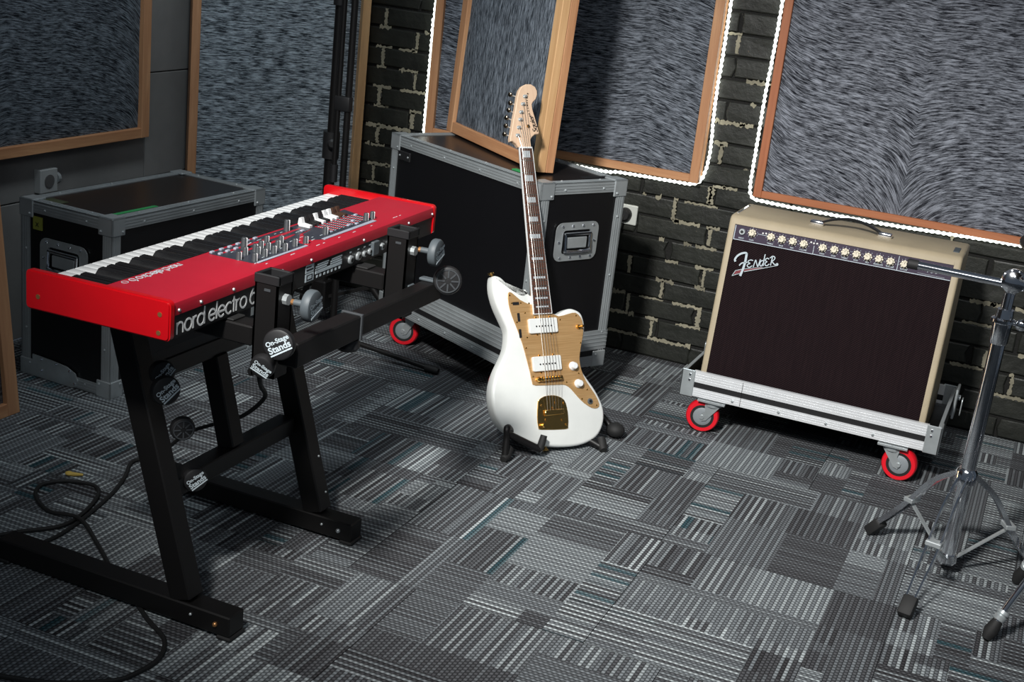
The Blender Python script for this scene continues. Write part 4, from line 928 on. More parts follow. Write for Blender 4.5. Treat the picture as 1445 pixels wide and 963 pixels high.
# guitar stand
gs = thing('guitar_stand', 'low black folding stand holding up the white guitar', 'stand', (-1.22, 3.52, 0))
def gpt(x, y, n=0): return GO+Gr*x+Gu*y+Gn*n
f1 = Vector((-1.312, 3.352, .014)); f2 = Vector((-1.097, 3.612, .014)); back = Vector((-1.40, 3.66, .014)); back2 = Vector((-1.15, 3.79, .014))
hub = gpt(-.01, -.73, -.115)
kl = gpt(-.085, -.875, -.075); kr = gpt(.085, -.875, -.075)
MB().tube(smoothp([hub, kl, (-1.322, 3.376, .10), (-1.318, 3.364, .07), f1], 6, False), .0105, 10).build('front_leg', M['steelblack'], gs, smooth=True)
MB().tube(smoothp([hub, kr, kr.lerp(f2, .5)+Vector((0, 0, .008)), f2], 6, False), .0105, 10).build('front_leg', M['steelblack'], gs, smooth=True)
MB().tube([hub, back+Vector((0, 0, .0))], .0105, 10).build('rear_leg', M['steelblack'], gs, smooth=True)
MB().tube(smoothp([hub+Vector((.005, .01, -.02)), (-1.19, 3.74, .08), (-1.105, 3.745, .02)], 6, False), .0105, 10).build('rear_leg', M['steelblack'], gs, smooth=True)
MB().cyl(hub-Vector((.015, 0, 0)), hub+Vector((.015, 0, 0)), .024, 16).build('pivot', M['black'], gs)
for f, d in ((f1, Vector((0, -.02, -.004))), (f2, Vector((.010, -.012, -.006))), (back, Vector((-.008, .016, -.004)))):
    MB().tube([f-d*1.6+Vector((0, 0, .014)), f-d*.3, f+d*.6], .0155, 12, [.013, .0155, .0105]).build('rubber_foot', M['rubber'], gs, smooth=True)
MB().sphere((-1.105, 3.745, .030), .029, 14, 8, (1.05, 1, .8)).build('rubber_foot', M['rubber'], gs, smooth=True)
# cradle arm under the body with an upturned padded hook in front
h0 = Vector((-1.318, 3.372, .082)); h1 = Vector((-1.236, 3.432, .034)); h2 = Vector((-1.238, 3.452, .072))
MB().tube([h0, h0.lerp(h1, .9), h1, h1+Vector((0, .004, .004))], .0105, 10).build('cradle_arm', M['steelblack'], gs, smooth=True)
MB().tube([h1+Vector((0, 0, -.002)), h1.lerp(h2, .5)+Gn*.004, h2+Gn*.006], .0115, 10, [.0105, .0115, .010]).build('cradle_hook', M['rubber'], gs, smooth=True)
MB().tube([kr, gpt(.08, -.948, -.052), gpt(.04, -.950, -.040)], .0095, 10).build('cradle_arm', M['steelblack'], gs, smooth=True)

# ------------------------------------------------------------------ keyboard stand
ks = thing('keyboard_stand', 'black square-tube folding stand under the red keyboard', 'stand', (-1.6, 2.36, 0))
SB = M['steelblack']
def knob_on(c, d, name='clamp_knob', face='text', r=.028, spoke=False, rot=0.6, mat=None):
    """round clamp knob whose outer face looks along d; printed face"""
    c = Vector(c); d = Vector(d).normalized(); m = MB()
    m.cyl(c-d*.034, c-d*.006, .007, 10)
    prof = [(0, r*.62), (.15, r*.95), (.3, r), (.75, r), (.92, r*.94), (1, r*.8)]
    m.lathe(c-d*.010, c+d*.012, prof, 26); k = m.build(name, mat or M['black'], ks, smooth=True)
    MB().cyl(c-d*.040, c-d*.032, .0062, 10).build('bolt', M['copper'], k)
    X = d.cross(Vector((0, 0, 1))).normalized()*-1; Yv = Vector((0, 0, 1)) - d*d.z; Yv.normalize()
    if X.cross(Yv).dot(d) < 0: X = -X
    a = rot; X2 = X*cos(a)+Yv*sin(a); Y2 = -X*sin(a)+Yv*cos(a); O = c+d*.0122
    if spoke:
        sp = MB()
        for i in range(8): b = 2*pi*i/8; sp.stroke([(cos(b)*r*.22, sin(b)*r*.22), (cos(b)*r*.72, sin(b)*r*.72)], r*.10, O, X, Yv, .0015)
        sp.stroke([(r*.78*cos(2*pi*i/24), r*.78*sin(2*pi*i/24)) for i in range(25)], r*.08, O, X, Yv, .0015); sp.build('spokes', M['spoke'], k)
        return
    tx = MB(); tx.text('On-Stage', r*.42, O - X2*r*.72 + Y2*r*.12, X2, Y2, .0006, 'LEFT', .03); tx.text('Stands', r*.58, O - X2*r*.72 - Y2*r*.36, X2, Y2, .0006, 'LEFT', .03)
    tx.stroke([(-r*.72, -r*.50), (r*.78, -r*.50)], r*.1, O, X2, Y2, .0006); tx.build('printed_logo', M['print'], k)
for yy, x0, nm in ((2.083, -2.025, 'n'), (2.615, -2.0, 'f')):
    e = -1.392 if nm == 'n' else -1.407
    MB().rbox((x0, yy, .012), (e, yy+.055, .060), .003, 1).build('foot_bar', SB, ks)
    for x in (x0, e-.03):
        MB().rbox((x-.002, yy-.002, .0028), (x+.034, yy+.057, .0125), .003, 1).build('rubber_foot', M['rubber'], ks)
    MB().sphere((e-.035, yy-.001, .036), .006, 10, 6).build('end_bolt', M['copper'] if nm == 'n' else M['steel'], ks, smooth=True)
    MB().sphere((-1.49, yy-.001, .040), .0035, 8, 6).build('frame_screw', M['steel'], ks, smooth=True)
    # leg leaning forward, then the support arm under the keyboard and the upright socket post behind it
    b = Vector((-1.521, yy+.0275, .060)); tpp = Vector((-1.7055, yy+.0275, .675)); MB().bar(b, tpp, .054, .050, (0, 1, 0), .003).build('leg', SB, ks)
    MB().rbox((-1.765, yy+.002, .670), (-1.3745, yy+.052, .7105), .003, 1).build('support_arm', SB, ks)
    for x in (-1.73, -1.47): MB().rbox((x, yy+.006, .7107), (x+.05, yy+.048, .7148), .0015, 1).build('rubber_pad', M['rubber'], ks)
    py = yy+.006; m = MB(); px0, px1 = -1.374, -1.322; zb1, zt1 = .612, .818
    for a_, b_ in (((px0, py, zb1), (px1, py+.004, zt1)), ((px0, py+.048, zb1), (px1, py+.052, zt1)), ((px0, py, zb1), (px0+.004, py+.052, zt1)), ((px1-.004, py, zb1), (px1, py+.052, zt1))): m.box(a_, b_)
    m.box((px0+.004, py+.004, zb1), (px1-.004, py+.048, zt1-.03)); m.build('socket_post', SB, ks)
    m = MB()
    for a_, b_ in (((px0-.002, py-.002, zt1-.016), (px1+.002, py+.006, zt1+.003)), ((px0-.002, py+.046, zt1-.016), (px1+.002, py+.054, zt1+.003)), ((px0-.002, py, zt1-.016), (px0+.006, py+.052, zt1+.003)), ((px1-.006, py, zt1-.016), (px1+.002, py+.052, zt1+.003))): m.rbox(a_, b_, .0015, 1)
    m.build('post_collar', M['black'], ks)
    MB().box((-1.352, py-.0015, zt1-.030), (-1.338, py+.0005, zt1-.025)).build('collar_mark', M['spoke'], ks)
    m = MB(); m.cyl((px1, py+.026, .772), (px1+.010, py+.026, .772), .011, 8); m.build('hex_nut', M['steel'], ks)
MB().rbox((-1.63, 2.139, .258), (-1.585, 2.614, .302), .003, 1).build('lower_crossbar', SB, ks)
MB().rbox((-1.690, 2.139, .512), (-1.645, 2.614, .556), .003, 1).build('upper_crossbar', SB, ks)
MB().bar((-1.605, 2.375, .3025), (-1.662, 2.375, .512), .045, .045, (0, 1, 0), .003).build('brace', SB, ks)
MB().rbox((-1.321, 2.098, .642), (-1.276, 2.350, .694), .003, 1).build('width_sleeve', M['steelblack'], ks)
MB().rbox((-1.318, 2.351, .645), (-1.279, 2.735, .690), .003, 1).build('width_bar', M['steelblack'], ks)
MB().rbox((-1.324, 2.343, .639), (-1.273, 2.351, .697), .001, 1).build('sleeve_rim', M['spoke'], ks)
MB().rbox((-1.372, 2.64, .66), (-1.318, 2.668, .69), .002, 1).build('bar_bracket', M['grey'], ks)
MB().rbox((-1.325, 2.700, .690), (-1.262, 2.722, .697), .002, 1).build('bar_clip', M['grey'], ks)
MB().lathe((-1.30, 2.34, .640), (-1.30, 2.34, .615), [(0, .022), (.7, .026), (1, .02)], 16).build('lock_button', M['black'], ks, smooth=True)
knob_on((-1.284, 2.046, .706), (.25, -1, .1), rot=.55, r=.031)
knob_on((-1.262, 2.112, .772), (1, .08, 0), r=.032, rot=.3, mat=M['grey'])
knob_on((-1.262, 2.644, .780), (1, .08, 0), r=.032, rot=.3, mat=M['grey'])
knob_on((-1.250, 2.700, .705), (.6, -1, .1), r=.034, spoke=True)
knob_on((-1.592, 2.095, .562), (1, -.55, 0), r=.027, rot=.9); knob_on((-1.575, 2.085, .530), (1, -.6, .1), r=.031, rot=.7)
knob_on((-1.555, 2.12, .440), (.9, -.8, 0), r=.026, spoke=True)
knob_on((-1.577, 2.20, .289), (1, -.8, .1), r=.027, rot=.6)
knob_on((-1.34, 2.08, .640), (.2, -1, -.2), r=.025, rot=-.5)
for z in (.115, .205): MB().sphere((-1.512-(z-.06)*.30+.028, 2.642, z), .003, 8, 5).build('frame_screw', M['steel'], ks, smooth=True)

# ------------------------------------------------------------------ stage keyboard
K0 = Vector((-1.423, 1.892, .715)); ky = 1.6065; KU = Vector((cos(ky), sin(ky), 0)); KV = Vector((-sin(ky), cos(ky), 0)); KZ = Vector((0, 0, 1))
KL, KW, KH = 1.163, .327, .078
KM = basis(KU, KV, KZ, K0)
kb = thing('stage_keyboard', 'red stage keyboard with white and black keys on a black stand', 'keyboard', KM)
def KB(name, a, b, mat, r=0, par=None, smooth=False, label=None):
    m = MB(KM); (m.rbox(a, b, r, 2) if r else m.box(a, b)); return m.build(name, mat, par or kb, smooth, None, label)
ep = rrect(0.0, 0, KW, KH, .010, 4)
for a0 in (0, KL-.017):
    bm = bmesh.new(); vs = [bm.verts.new((a0, y, z)) for y, z in ep]; f = bm.faces.new(vs); r_ = bmesh.ops.extrude_face_region(bm, geom=[f])
    for v in r_['geom']:
        if isinstance(v, bmesh.types.BMVert): v.co.x = a0+.017
    bmesh.ops.bevel(bm, geom=[e for e in bm.edges if abs(e.verts[0].co.x-e.verts[1].co.x) < 1e-6], offset=.003, segments=2, affect='EDGES')
    p = MB(KM).bm(bm).build('end_cheek', M['redside'], kb, smooth=True)
    o_ = -.0006 if a0 == 0 else KL+.0006
    for y, z in ((.022, .050), (.024, .014), (KW-.03, .028)): MB(KM).cyl((o_, y, z), (o_+(.004 if a0 == 0 else -.004), y, z), .0048, 12).build('screw', M['copper'], p)
a0, a1 = .0172, KL-.0172; ZT = .074
prof = [(.0015, .0475), (.0015, ZT-.010), (.004, ZT-.003), (.010, ZT), (.158, ZT), (.160, ZT-.002), (.160, .030), (.006, .030), (.006, .0475)]
m = MB(KM); m.prism(prof, (a0, 0, 0), (0, 1, 0), (0, 0, 1), a1-a0); deck = m.build('deck', M['red'], kb, smooth=True)
KB('rear_panel', (a0, .0035, .004), (a1, .0058, .0472), M['black']); KB('bottom_plate', (a0, .006, .0), (a1, KW-.004, .008), M['black'])
KB('front_rail', (a0, KW-.012, .008), (a1, KW-.004, .040), M['redside']); KB('key_bed', (a0, .161, .008), (a1, KW-.013, .034), M['ink'])
rp = [o for o in kb.children if o.name.startswith('rear_panel')][0]
for a in (.10, .03, .2112, .30, .395, .515, .76, 1.0, 1.14): MB(KM).lathe((a, .0016, .056), (a, -.0012, .056), [(0, .0038), (1, .0028)], 10).build('deck_screw', M['steel'], deck, smooth=True)
# keys, E to E
NWH = 43; kw = (a1-a0)/NWH; KZT = .0565
pat_down = ['E', 'D', 'C', 'B', 'A', 'G', 'F']           # from the near (treble) end towards the bass
wm = None; bmsh = None
for i in range(NWH):
    a = a0+i*kw
    if wm is None:
        m = MB(KM); m.rbox((a+.0006, .1612, .036), (a+kw-.0006, KW-.0145, KZT), .0018, 2); o = m.build('white_key', M['white'], kb, smooth=True); wm = o
    else:
        o = wm.copy(); COL.objects.link(o); o.parent = kb; o.location = (i*kw, 0, 0)
    nm = pat_down[i % 7]
    if nm in 'EDBAG' and i < NWH-1:
        c = a+kw
        if bmsh is None:
            m = MB(KM); h = .0155; P = []
            vs = [(c-.0088, .1614, .052), (c+.0088, .1614, .052), (c+.0088, .260, .052), (c-.0088, .260, .052), (c-.0072, .1616, KZT+h), (c+.0072, .1616, KZT+h), (c+.0072, .249, KZT+h), (c-.0072, .249, KZT+h)]
            bm = bmesh.new(); bv = [bm.verts.new(v) for v in vs]
            for q in ((3, 2, 1, 0), (4, 5, 6, 7), (0, 1, 5, 4), (1, 2, 6, 5), (2, 3, 7, 6), (3, 0, 4, 7)): bm.faces.new([bv[k] for k in q])
            bmesh.ops.bevel(bm, geom=bm.edges[:], offset=.0028, segments=3, affect='EDGES'); m.bm(bm); bo = m.build('black_key', M['keyblack'], kb, smooth=True); bmsh = bo; bx = c
        else:
            o = bmsh.copy(); COL.objects.link(o); o.parent = kb; o.location = (c-bx, 0, 0)
KB('felt_strip', (a0, .1585, .058), (a1, .1612, ZT-.004), M['ink'])
# control panels on the deck
DO = K0+KZ*ZT; DX = KU; DY = KV
def dp(name, poly, mat, t=.0008, par=deck): m = MB(); m.prism(poly, DO, DX, DY, t); return m.build(name, mat, par)
cp1 = dp('control_panel', [(.345, .045), (.362, .033), (.553, .033), (.562, .060), (.635, .100), (.690, .106), (.690, .150), (.345, .150)], M['paneldark'])
cp2 = dp('control_panel', [(.600, .060), (.634, .034), (.885, .034), (.935, .150), (.692, .150), (.692, .104), (.640, .097)], M['paneldark'])
dp('panel_border', [(.352, .034), (.553, .0325), (.556, .040), (.358, .041)], M['panelgrey'], .0012); dp('panel_border', [(.630, .034), (.885, .034), (.888, .046), (.630, .043)], M['panelgrey'], .0012)
dp('panel_band', [(.40, .105), (.57, .098), (.62, .104), (.62, .108), (.40, .112)], M['red'], .0011); dp('panel_band', [(.36, .128), (.60, .120), (.68, .125), (.68, .129), (.36, .135)], M['red'], .0011)
dp('panel_band', [(.558, .034), (.566, .034), (.574, .060), (.640, .096), (.634, .1), (.566, .064)], M['red'], .0013)
m = MB()
for k in range(26):                                      # printed legends: small light bars
    a = .375+R.random()*.3; b = .05+R.random()*.09; ln = R.uniform(.006, .016); m.prism([(a, b), (a+ln, b), (a+ln, b+.0016), (a, b+.0016)], DO, DX, DY, .0014)
for k in range(9):
    for j in range(9): a = .725+.0205*k; b = .06+.0055*j; m.prism([(a, b), (a+.006, b), (a+.006, b+.0016), (a, b+.0016)], DO, DX, DY, .0014)
m.build('panel_legends', M['print'], deck, kind='stuff')
m = MB()
for k in range(9):
    a = .722+.0205*k; m.prism([(a, .062), (a+.0016, .062), (a+.0016, .112), (a, .112)], DO, DX, DY, .0013)
m.build('drawbar_tracks', M['castered'], cp2)
def knob(a, b, h=.017, r=.0062, par=cp1):
    c = DO+DX*a+DY*b; k = MB().lathe(c, c+KZ*h, [(0, r*1.15), (.1, r), (.9, r*.9), (1, r*.75)], 14).build('knob', M['grey'] if False else plain_knob, par, smooth=True)
    m = MB(); m.prism([(a-.0008, b-r*1.05), (a+.0008, b-r*1.05), (a+.0008, b-r*.5), (a-.0008, b-r*.5)], DO+KZ*(h*.05), DX, DY, h*.96); m.build('pointer', M['white'], k)
plain_knob = plain('dark_grey_knob', (.045, .05, .055), .45)
for a, b in ((.350, .080), (.3628, .050), (.4082, .0545), (.4463, .0551), (.4811, .0489), (.5313, .0541), (.5681, .0478), (.4295, .0907), (.3915, .0911), (.5083, .1109), (.4627, .0965), (.4908, .0725), (.415, .075), (.46, .078), (.53, .088)): knob(a, b)
for a, b in ((.4295, .118), (.6393, .1383)): knob(a, b, .026, .0072)
for a, b in ((.6765, .0589), (.8746, .0578), (.9015, .0549)): knob(a, b, .018, .0065, cp2)
for a, b in ((.3537, .1475), (.356, .1286), (.3877, .147), (.4177, .146), (.4507, .147), (.4888, .1475), (.385, .130), (.415, .129), (.45, .130), (.52, .1475)):
    MB().rbox((a-.006, b-.0035, ZT), (a+.006, b+.0035, ZT+.005), .0012, 1, KM).build('button', M['panelgrey'], cp1)
for a, b in ((.66, .11), (.70, .058), (.79, .06), (.84, .075), (.86, .115), (.90, .10), (.87, .135), (.82, .054)):
    MB().rbox((a-.006, b-.0035, ZT), (a+.006, b+.0035, ZT+.004), .0012, 1, KM).build('button', M['panelgrey'], cp2)
bw = plain('brown_drawbar', (.06, .03, .018), .45)
for k in range(9):
    a = .704+.0212*k; mt = (M['white'], M['black'], M['black'], M['white'], M['black'], M['white'], M['white'], bw, bw)[k]
    m = MB(KM); P = [(.112, ZT), (.140, ZT), (.144, ZT+.006), (.142, ZT+.020), (.136, ZT+.021), (.132, ZT+.008), (.112, ZT+.006)]
    m.prism(P, (a-.006, 0, 0), (0, 1, 0), (0, 0, 1), .0125); m.build('drawbar', mt, cp2)
# lettering: strokes for the geometric lower-case word
def nord_word(word, h, wd, O, X, Y, sp=.20, t=.0005):
    m = MB(); x = 0.0
    def st(pts): m.stroke([(x+p[0]*h, p[1]*h) for p in pts] if False else [((x+p[0])*h, p[1]*h) for p in pts], wd, O, X, Y, t)
    for ch in word:
        if ch == ' ': x += .40; continue
        if ch == 'n': st([(0, 0), (0, 1)]); st(arc(.42, .52, .42, 180, 0, 12)); st([(.84, .52), (.84, 0)]); x += .84+sp+.04; continue
        if ch == 'o': st(arc(.48, .5, .48, 0, 360, 24)); x += .96+sp; continue
        if ch == 'r': st([(0, 0), (0, 1)]); st(arc(.36, .60, .36, 180, 75, 8)); x += .46+sp*.8; continue
        if ch == 'd': st(arc(.48, .5, .48, 0, 360, 24)); st([(.96, 0), (.96, 1.5)]); x += .96+sp+.06; continue
        if ch == 'e': st(arc(.48, .5, .48, 0, 315, 22)); st([(0, .5), (.96, .5)]); x += .96+sp*.8; continue
        if ch == 'l': st([(0, 0), (0, 1.5)]); x += sp+.06; continue
        if ch == 'c': st(arc(.48, .5, .48, 45, 315, 20)); x += .84+sp*.8; continue
        if ch == 't': st([(.2, 1.4), (.2, 0)]); st([(0, 1), (.44, 1)]); x += .44+sp*.8; continue
        if ch == '6': st(arc(.48, .5, .48, 0, 360, 24)); st(smoothp([(.0, .5), (.10, .95), (.42, 1.42)], 6, False)); x += .96+sp; continue
        if ch == 'D': st([(0, 0), (0, 1.4), (.3, 1.4)]); st(arc(.3, .7, .6, 90, -90, 14, .7)); st([(0, 0), (.3, 0)]); x += .9+sp; continue
    return m
RO = K0 + KU*.0275 + KZ*.0085 - KV*(-.0034)
nord_word('nord electro 6', .0232, .0040, RO, KU, KZ).build('rear_lettering', M['white'], rp, label='large white letters reading nord electro 6')
nord_word('nord electro 6', .0136, .0026, K0+KU*.236+KV*.1515+KZ*(ZT+.0002), -KU, -KV).build('deck_lettering', M['print'], deck, label='white letters reading nord electro 6 for the player')
m = MB(); c0 = (.0605, .145); m.stroke(arc(c0[0], c0[1], .0065, 0, 360, 18), .0014, DO+KZ*.0002, KU, KV, .0005); m.build('deck_emblem', M['print'], deck)
m = MB()
for a in (.36, .46, .57, .60, .67, .74, .83, .95, .965, .985): ln = R.uniform(.006, .016); m.prism([(a, .020), (a+ln, .020), (a+ln, .022), (a, .022)], DO, DX, DY, .0006)
for k in range(9): m.prism([(.345+.009*k, .0375+.011*k*0), (.350+.009*k, .0375), (.350+.009*k, .039), (.345+.009*k, .039)], DO, DX, DY, .0016)
m.build('deck_legends', M['print'], deck, kind='stuff')
# rear sockets and labels
def rearq(x0, z0, x1, z1, mat, name, t=.0006, par=rp): m = MB(); m.prism([(x0, z0), (x1, z0), (x1, z1), (x0, z1)], K0+KV*.0034, KU, KZ, t); return m.build(name, mat, par)
q = rearq(.496, .028, .532, .046, M['print'], 'rating_label'); rearq(.499, .033, .529, .036, M['ink'], 'label_bar', .0009); rearq(.499, .040, .520, .042, M['ink'], 'label_bar', .0009)
q = rearq(.496, .008, .532, .026, M['print'], 'square_label'); rearq(.502, .011, .526, .023, M['ink'], 'label_square', .0009); rearq(.506, .0135, .522, .0205, M['print'], 'label_square', .0012)
rearq(.540, .018, .660, .025, M['print'], 'legend_block'); rearq(.540, .027, .590, .030, M['print'], 'legend_block'); rearq(.540, .032, .595, .035, M['print'], 'legend_block'); rearq(.548, .037, .598, .040, M['print'], 'legend_block')
rearq(.608, .027, .660, .030, M['print'], 'legend_block'); rearq(.608, .032, .655, .035, M['print'], 'legend_block'); rearq(.612, .037, .660, .040, M['print'], 'legend_block')
m = MB()
for i, a in enumerate((.545, .560, .578, .595, .612, .63, .648)): m.prism([(a, .009), (a+.007, .009), (a+.007, .0145), (a, .0145)], K0+KV*.0034, KU, KZ, .0006)
m.build('approval_marks', M['print'], rp)
for a, z, r in ((.700, .020, .0105), (.738, .021, .0105), (.768, .021, .008), (.795, .022, .008), (.86, .022, .009), (.43, .030, .0075), (.90, .022, .009)):
    c = K0+KU*a+KZ*z+KV*.0034; j = MB().lathe(c, c-KV*.006, [(0, r), (.7, r), (1, r*.75)], 16).build('socket', M['steel'], rp, smooth=True); MB().cyl(c-KV*.0058, c-KV*.0066, r*.5, 12).build('socket_hole', M['ink'], j)
m = MB()
for a in (.697, .735, .766, .793): m.prism([(a, .036), (a+.008, .036), (a+.008, .039), (a, .039)], K0+KV*.0034, KU, KZ, .0006)
m.build('socket_legends', M['print'], rp)
KB('mains_inlet', (.80, -.006, .010), (.83, .0034, .044), M['grey'], .002, rp)

# ------------------------------------------------------------------ cable on the floor
zc = .0075
cb = [(-1.372, 2.115, .607), (-1.385, 2.14, .58), (-1.46, 2.261, .516), (-1.56, 2.433, .413), (-1.72, 2.590, .28), (-1.84, 2.645, .21), (-1.95, 2.68, .145), (-2.06, 2.74, .05), (-2.115, 2.735, .012), (-2.135, 2.69, zc), (-2.088, 2.603, zc), (-2.044, 2.49, zc), (-2.004, 2.318, zc), (-2.00, 2.20, zc), (-2.045, 2.05, zc), (-2.12, 1.98, zc), (-2.16, 2.06, zc), (-2.09, 2.20, zc), (-2.02, 2.30, .010), (-2.05, 2.44, .010), (-2.107, 2.514, zc), (-2.185, 2.498, zc), (-2.221, 2.442, zc), (-2.186, 2.383, zc), (-2.102, 2.337, zc), (-2.003, 2.331, .019), (-1.89, 2.265, zc), (-1.749, 2.161, zc), (-1.66, 2.11, .0075), (-1.584, 2.06, .0075), (-1.505, 2.014, zc), (-1.469, 1.95, zc), (-1.472, 1.881, zc), (-1.497, 1.832, zc), (-1.60, 1.76, zc), (-1.8, 1.70, zc)]
o = MB().tube(smoothp(cb, 8, False), .0052, 8).build('power_cable', M['rubber'], smooth=True); tag(o, 'black cable looping across the carpet beneath the keyboard stand', 'cable')
m = MB(); m.sphere((-2.213, 2.535, .0085), .012, 12, 6, (1.0, .8, .5)); m.lathe((-2.205, 2.535, .009), (-2.182, 2.552, .007), [(0, .006), (1, .003)], 10)
tag(m.build('yellow_scrap', M['yellow'], smooth=True), 'tiny yellow scrap lying on the carpet by the cable loop', 'scrap')

# ------------------------------------------------------------------ two black microphone stands behind the keyboard
t = thing('microphone_stand', 'thicker black stand on braced tripod legs, left of the two behind the keyboard', 'stand', (-2.40, 4.08, 0)); BX, BY = -2.395, 4.08
MB().cyl((BX, BY, .10), (BX, BY, .70), .0205, 16).build('lower_pole', SB, t, smooth=True); MB().cyl((BX, BY, .70), (BX, BY, 1.9), .0165, 16).build('upper_pole', SB, t, smooth=True)
MB().cyl((BX, BY, .640), (BX, BY, .735), .030, 18).build('collar', M['black'], t, smooth=True); MB().cyl((BX, BY, 1.175), (BX, BY, 1.23), .024, 16).build('collar', M['black'], t, smooth=True)
MB().lathe((BX+.015, BY-.02, .70), (BX+.035, BY-.055, .70), [(0, .010), (.4, .018), (.8, .018), (1, .01)], 14).build('lock_knob', M['black'], t, smooth=True)
m = MB(); m.rbox((BX-.03, BY-.03, .082), (BX+.03, BY+.03, .19), .006, 1); m.build('leg_bracket', SB, t); MB().sphere((BX+.01, BY-.032, .098), .005, 8, 6).build('bolt', M['steel'], t, smooth=True)
for dx, dy in ((.315, .08), (-.22, .24), (-.02, -.32)):
    q = Vector((BX+dx, BY+dy, .020)); topj = Vector((BX, BY, .42)); MB().tube([topj, q], .013, 10).build('leg', SB, t, smooth=True)
    d = (q-topj).normalized(); MB().lathe(q-d*.03, q+d*.012, [(0, .0155), (.8, .0165), (1, .010)], 12).build('rubber_foot', M['rubber'], t, smooth=True)
    MB().bar((BX+dx*.06, BY+dy*.06, .125), topj.lerp(q, .58), .012, .012).build('brace', SB, t)
MB().cyl((BX, BY, .39), (BX, BY, .45), .027, 16).build('leg_collar', M['black'], t, smooth=True)
t = thing('microphone_stand', 'slim black boom stand folded upright, right of the two behind the keyboard', 'stand', (-2.19, 3.93, 0)); CX, CY = -2.237, 3.905
MB().cyl((CX, CY, .03), (CX, CY, 1.9), .0115, 14).build('pole', SB, t, smooth=True)
MB().cyl((CX-.034, CY-.006, .64), (CX-.036, CY-.006, 1.9), .009, 12).build('boom_arm', SB, t, smooth=True)
m = MB(); m.rbox((CX-.046, CY-.017, .845), (CX+.013, CY+.012, .895), .005, 2); m.build('boom_clamp', M['black'], t, smooth=True)
MB().cyl((CX-.034, CY-.006, .60), (CX-.034, CY-.006, .66), .013, 12).build('counterweight', M['black'], t, smooth=True)
MB().lathe((CX, CY, .03), (CX, CY, .085), [(0, .030), (.3, .034), (.8, .028), (1, .016)], 18).build('base_hub', M['black'], t, smooth=True)
for dx, dy in ((.40, -.005), (-.2, .34), (-.05, -.40)):
    d = Vector((dx, dy, 0)).normalized(); p = Vector((CX, CY, .052))+d*.02; q = Vector((CX+dx, CY+dy, .018)); MB().tube([p, q], .009, 10).build('leg', SB, t, smooth=True)
    MB().lathe(q-d*.02+Vector((0, 0, .001)), q+d*.03-Vector((0, 0, .001)), [(0, .0125), (.8, .0135), (1, .010)], 12).build('rubber_foot', M['rubber'], t, smooth=True)

# ------------------------------------------------------------------ chrome drum hardware at the right
CR = M['chrome']
def dbl_leg(t, hubp, foot, base, strap=None):
    """double-strip tripod leg: bent rods from the hub, flat strut back to the base of the pole"""
    hubp = Vector(hubp); foot = Vector(foot); base = Vector(base); d = (foot-hubp); d.z = 0; d.normalize(); s = Vector((-d.y, d.x, 0))
    knee = hubp.lerp(foot, .30)+Vector((0, 0, .028))
    m = MB()
    for k in (-1, 1):
        P = smoothp([hubp+s*(.010*k), knee+s*(.014*k), hubp.lerp(foot, .6)+s*(.015*k)+Vector((0, 0, .014)), foot+s*(.010*k)+Vector((0, 0, .02))], 5, False); vs = []; fs = []
        for i, p in enumerate(P):
            p = Vector(p); hh_ = .007 + .004*min(1, i/len(P)*2.2)
            for a_, b_ in ((-.0022, -hh_), (.0022, -hh_), (.0022, hh_), (-.0022, hh_)): vs.append(p+s*a_+Vector((0, 0, b_)))
        for i in range(len(P)-1):
            for q in range(4): fs.append((i*4+q, i*4+(q+1) % 4, i*4+4+(q+1) % 4, i*4+4+q))
        fs += [(0, 1, 2, 3), tuple(len(vs)-4+q for q in range(4))]; m.add(vs, fs)
    lg_ = m.build('leg', CR, t, smooth=True)
    c = hubp.lerp(foot, .55)+Vector((0, 0, .018)); MB().bar(c-d*.014, c+d*.014, .040, .013, (0, 0, 1), .002).build('leg_clip', M['steel'], lg_)
    MB().bar(c+d*.008-Vector((0, 0, .002)), base, .011, .004, (0, 0, 1)).build('strut', M['steel'], t)
    f = MB(); y = (foot-hubp).normalized(); x = y.cross(Vector((0, 0, 1))).normalized(); z = x.cross(y); Mx = basis(x, y, z, foot-y*.035)
    f.rbox((-.018, 0, -.010), (.018, .055, .020), .006, 2, Mx); 
    mn = min(v.z for v in f.v); f.v = [v+Vector((0, 0, .003-mn)) for v in f.v]
    f.build('rubber_foot', M['rubber'], t, smooth=True)
px_, py_ = -.055, 3.40
t = thing('cymbal_stand', 'chrome double-braced tripod stand with a boom arm crossing the amplifier', 'stand', (px_, py_, 0))
MB().cyl((px_, py_, .045), (px_+.003, py_, .655), .0185, 24).build('lower_tube', CR, t, smooth=True)
MB().lathe((px_, py_, .030), (px_, py_, .060), [(0, .008), (.3, .021), (1, .021)], 20).build('tube_cap', CR, t, smooth=True)
m = MB(); m.lathe((px_, py_, .262), (px_, py_, .305), [(0, .022), (.1, .027), (.8, .027), (1, .021)], 20)
m.build('leg_hub', CR, t, smooth=True)
MB().lathe((px_, py_, .035), (px_, py_, .062), [(0, .021), (.2, .025), (1, .022)], 20).build('strut_hub', CR, t, smooth=True)
for f in ((-.259, 3.523, .003), (-.114, 3.087, .003), (.160, 3.50, .003)): 
    d = Vector((f[0]-px_, f[1]-py_, 0)).normalized(); dbl_leg(t, Vector((px_, py_, .285))+d*.024, Vector(f)+Vector((0, 0, .014)), Vector((px_, py_, .050))+d*.018)
m = MB(); m.lathe((px_+.003, py_, .645), (px_+.003, py_, .735), [(0, .0195), (.06, .022), (.6, .024), (.64, .030), (.72, .030), (.76, .022), (1, .020)], 24); m.build('height_collar', CR, t, smooth=True)
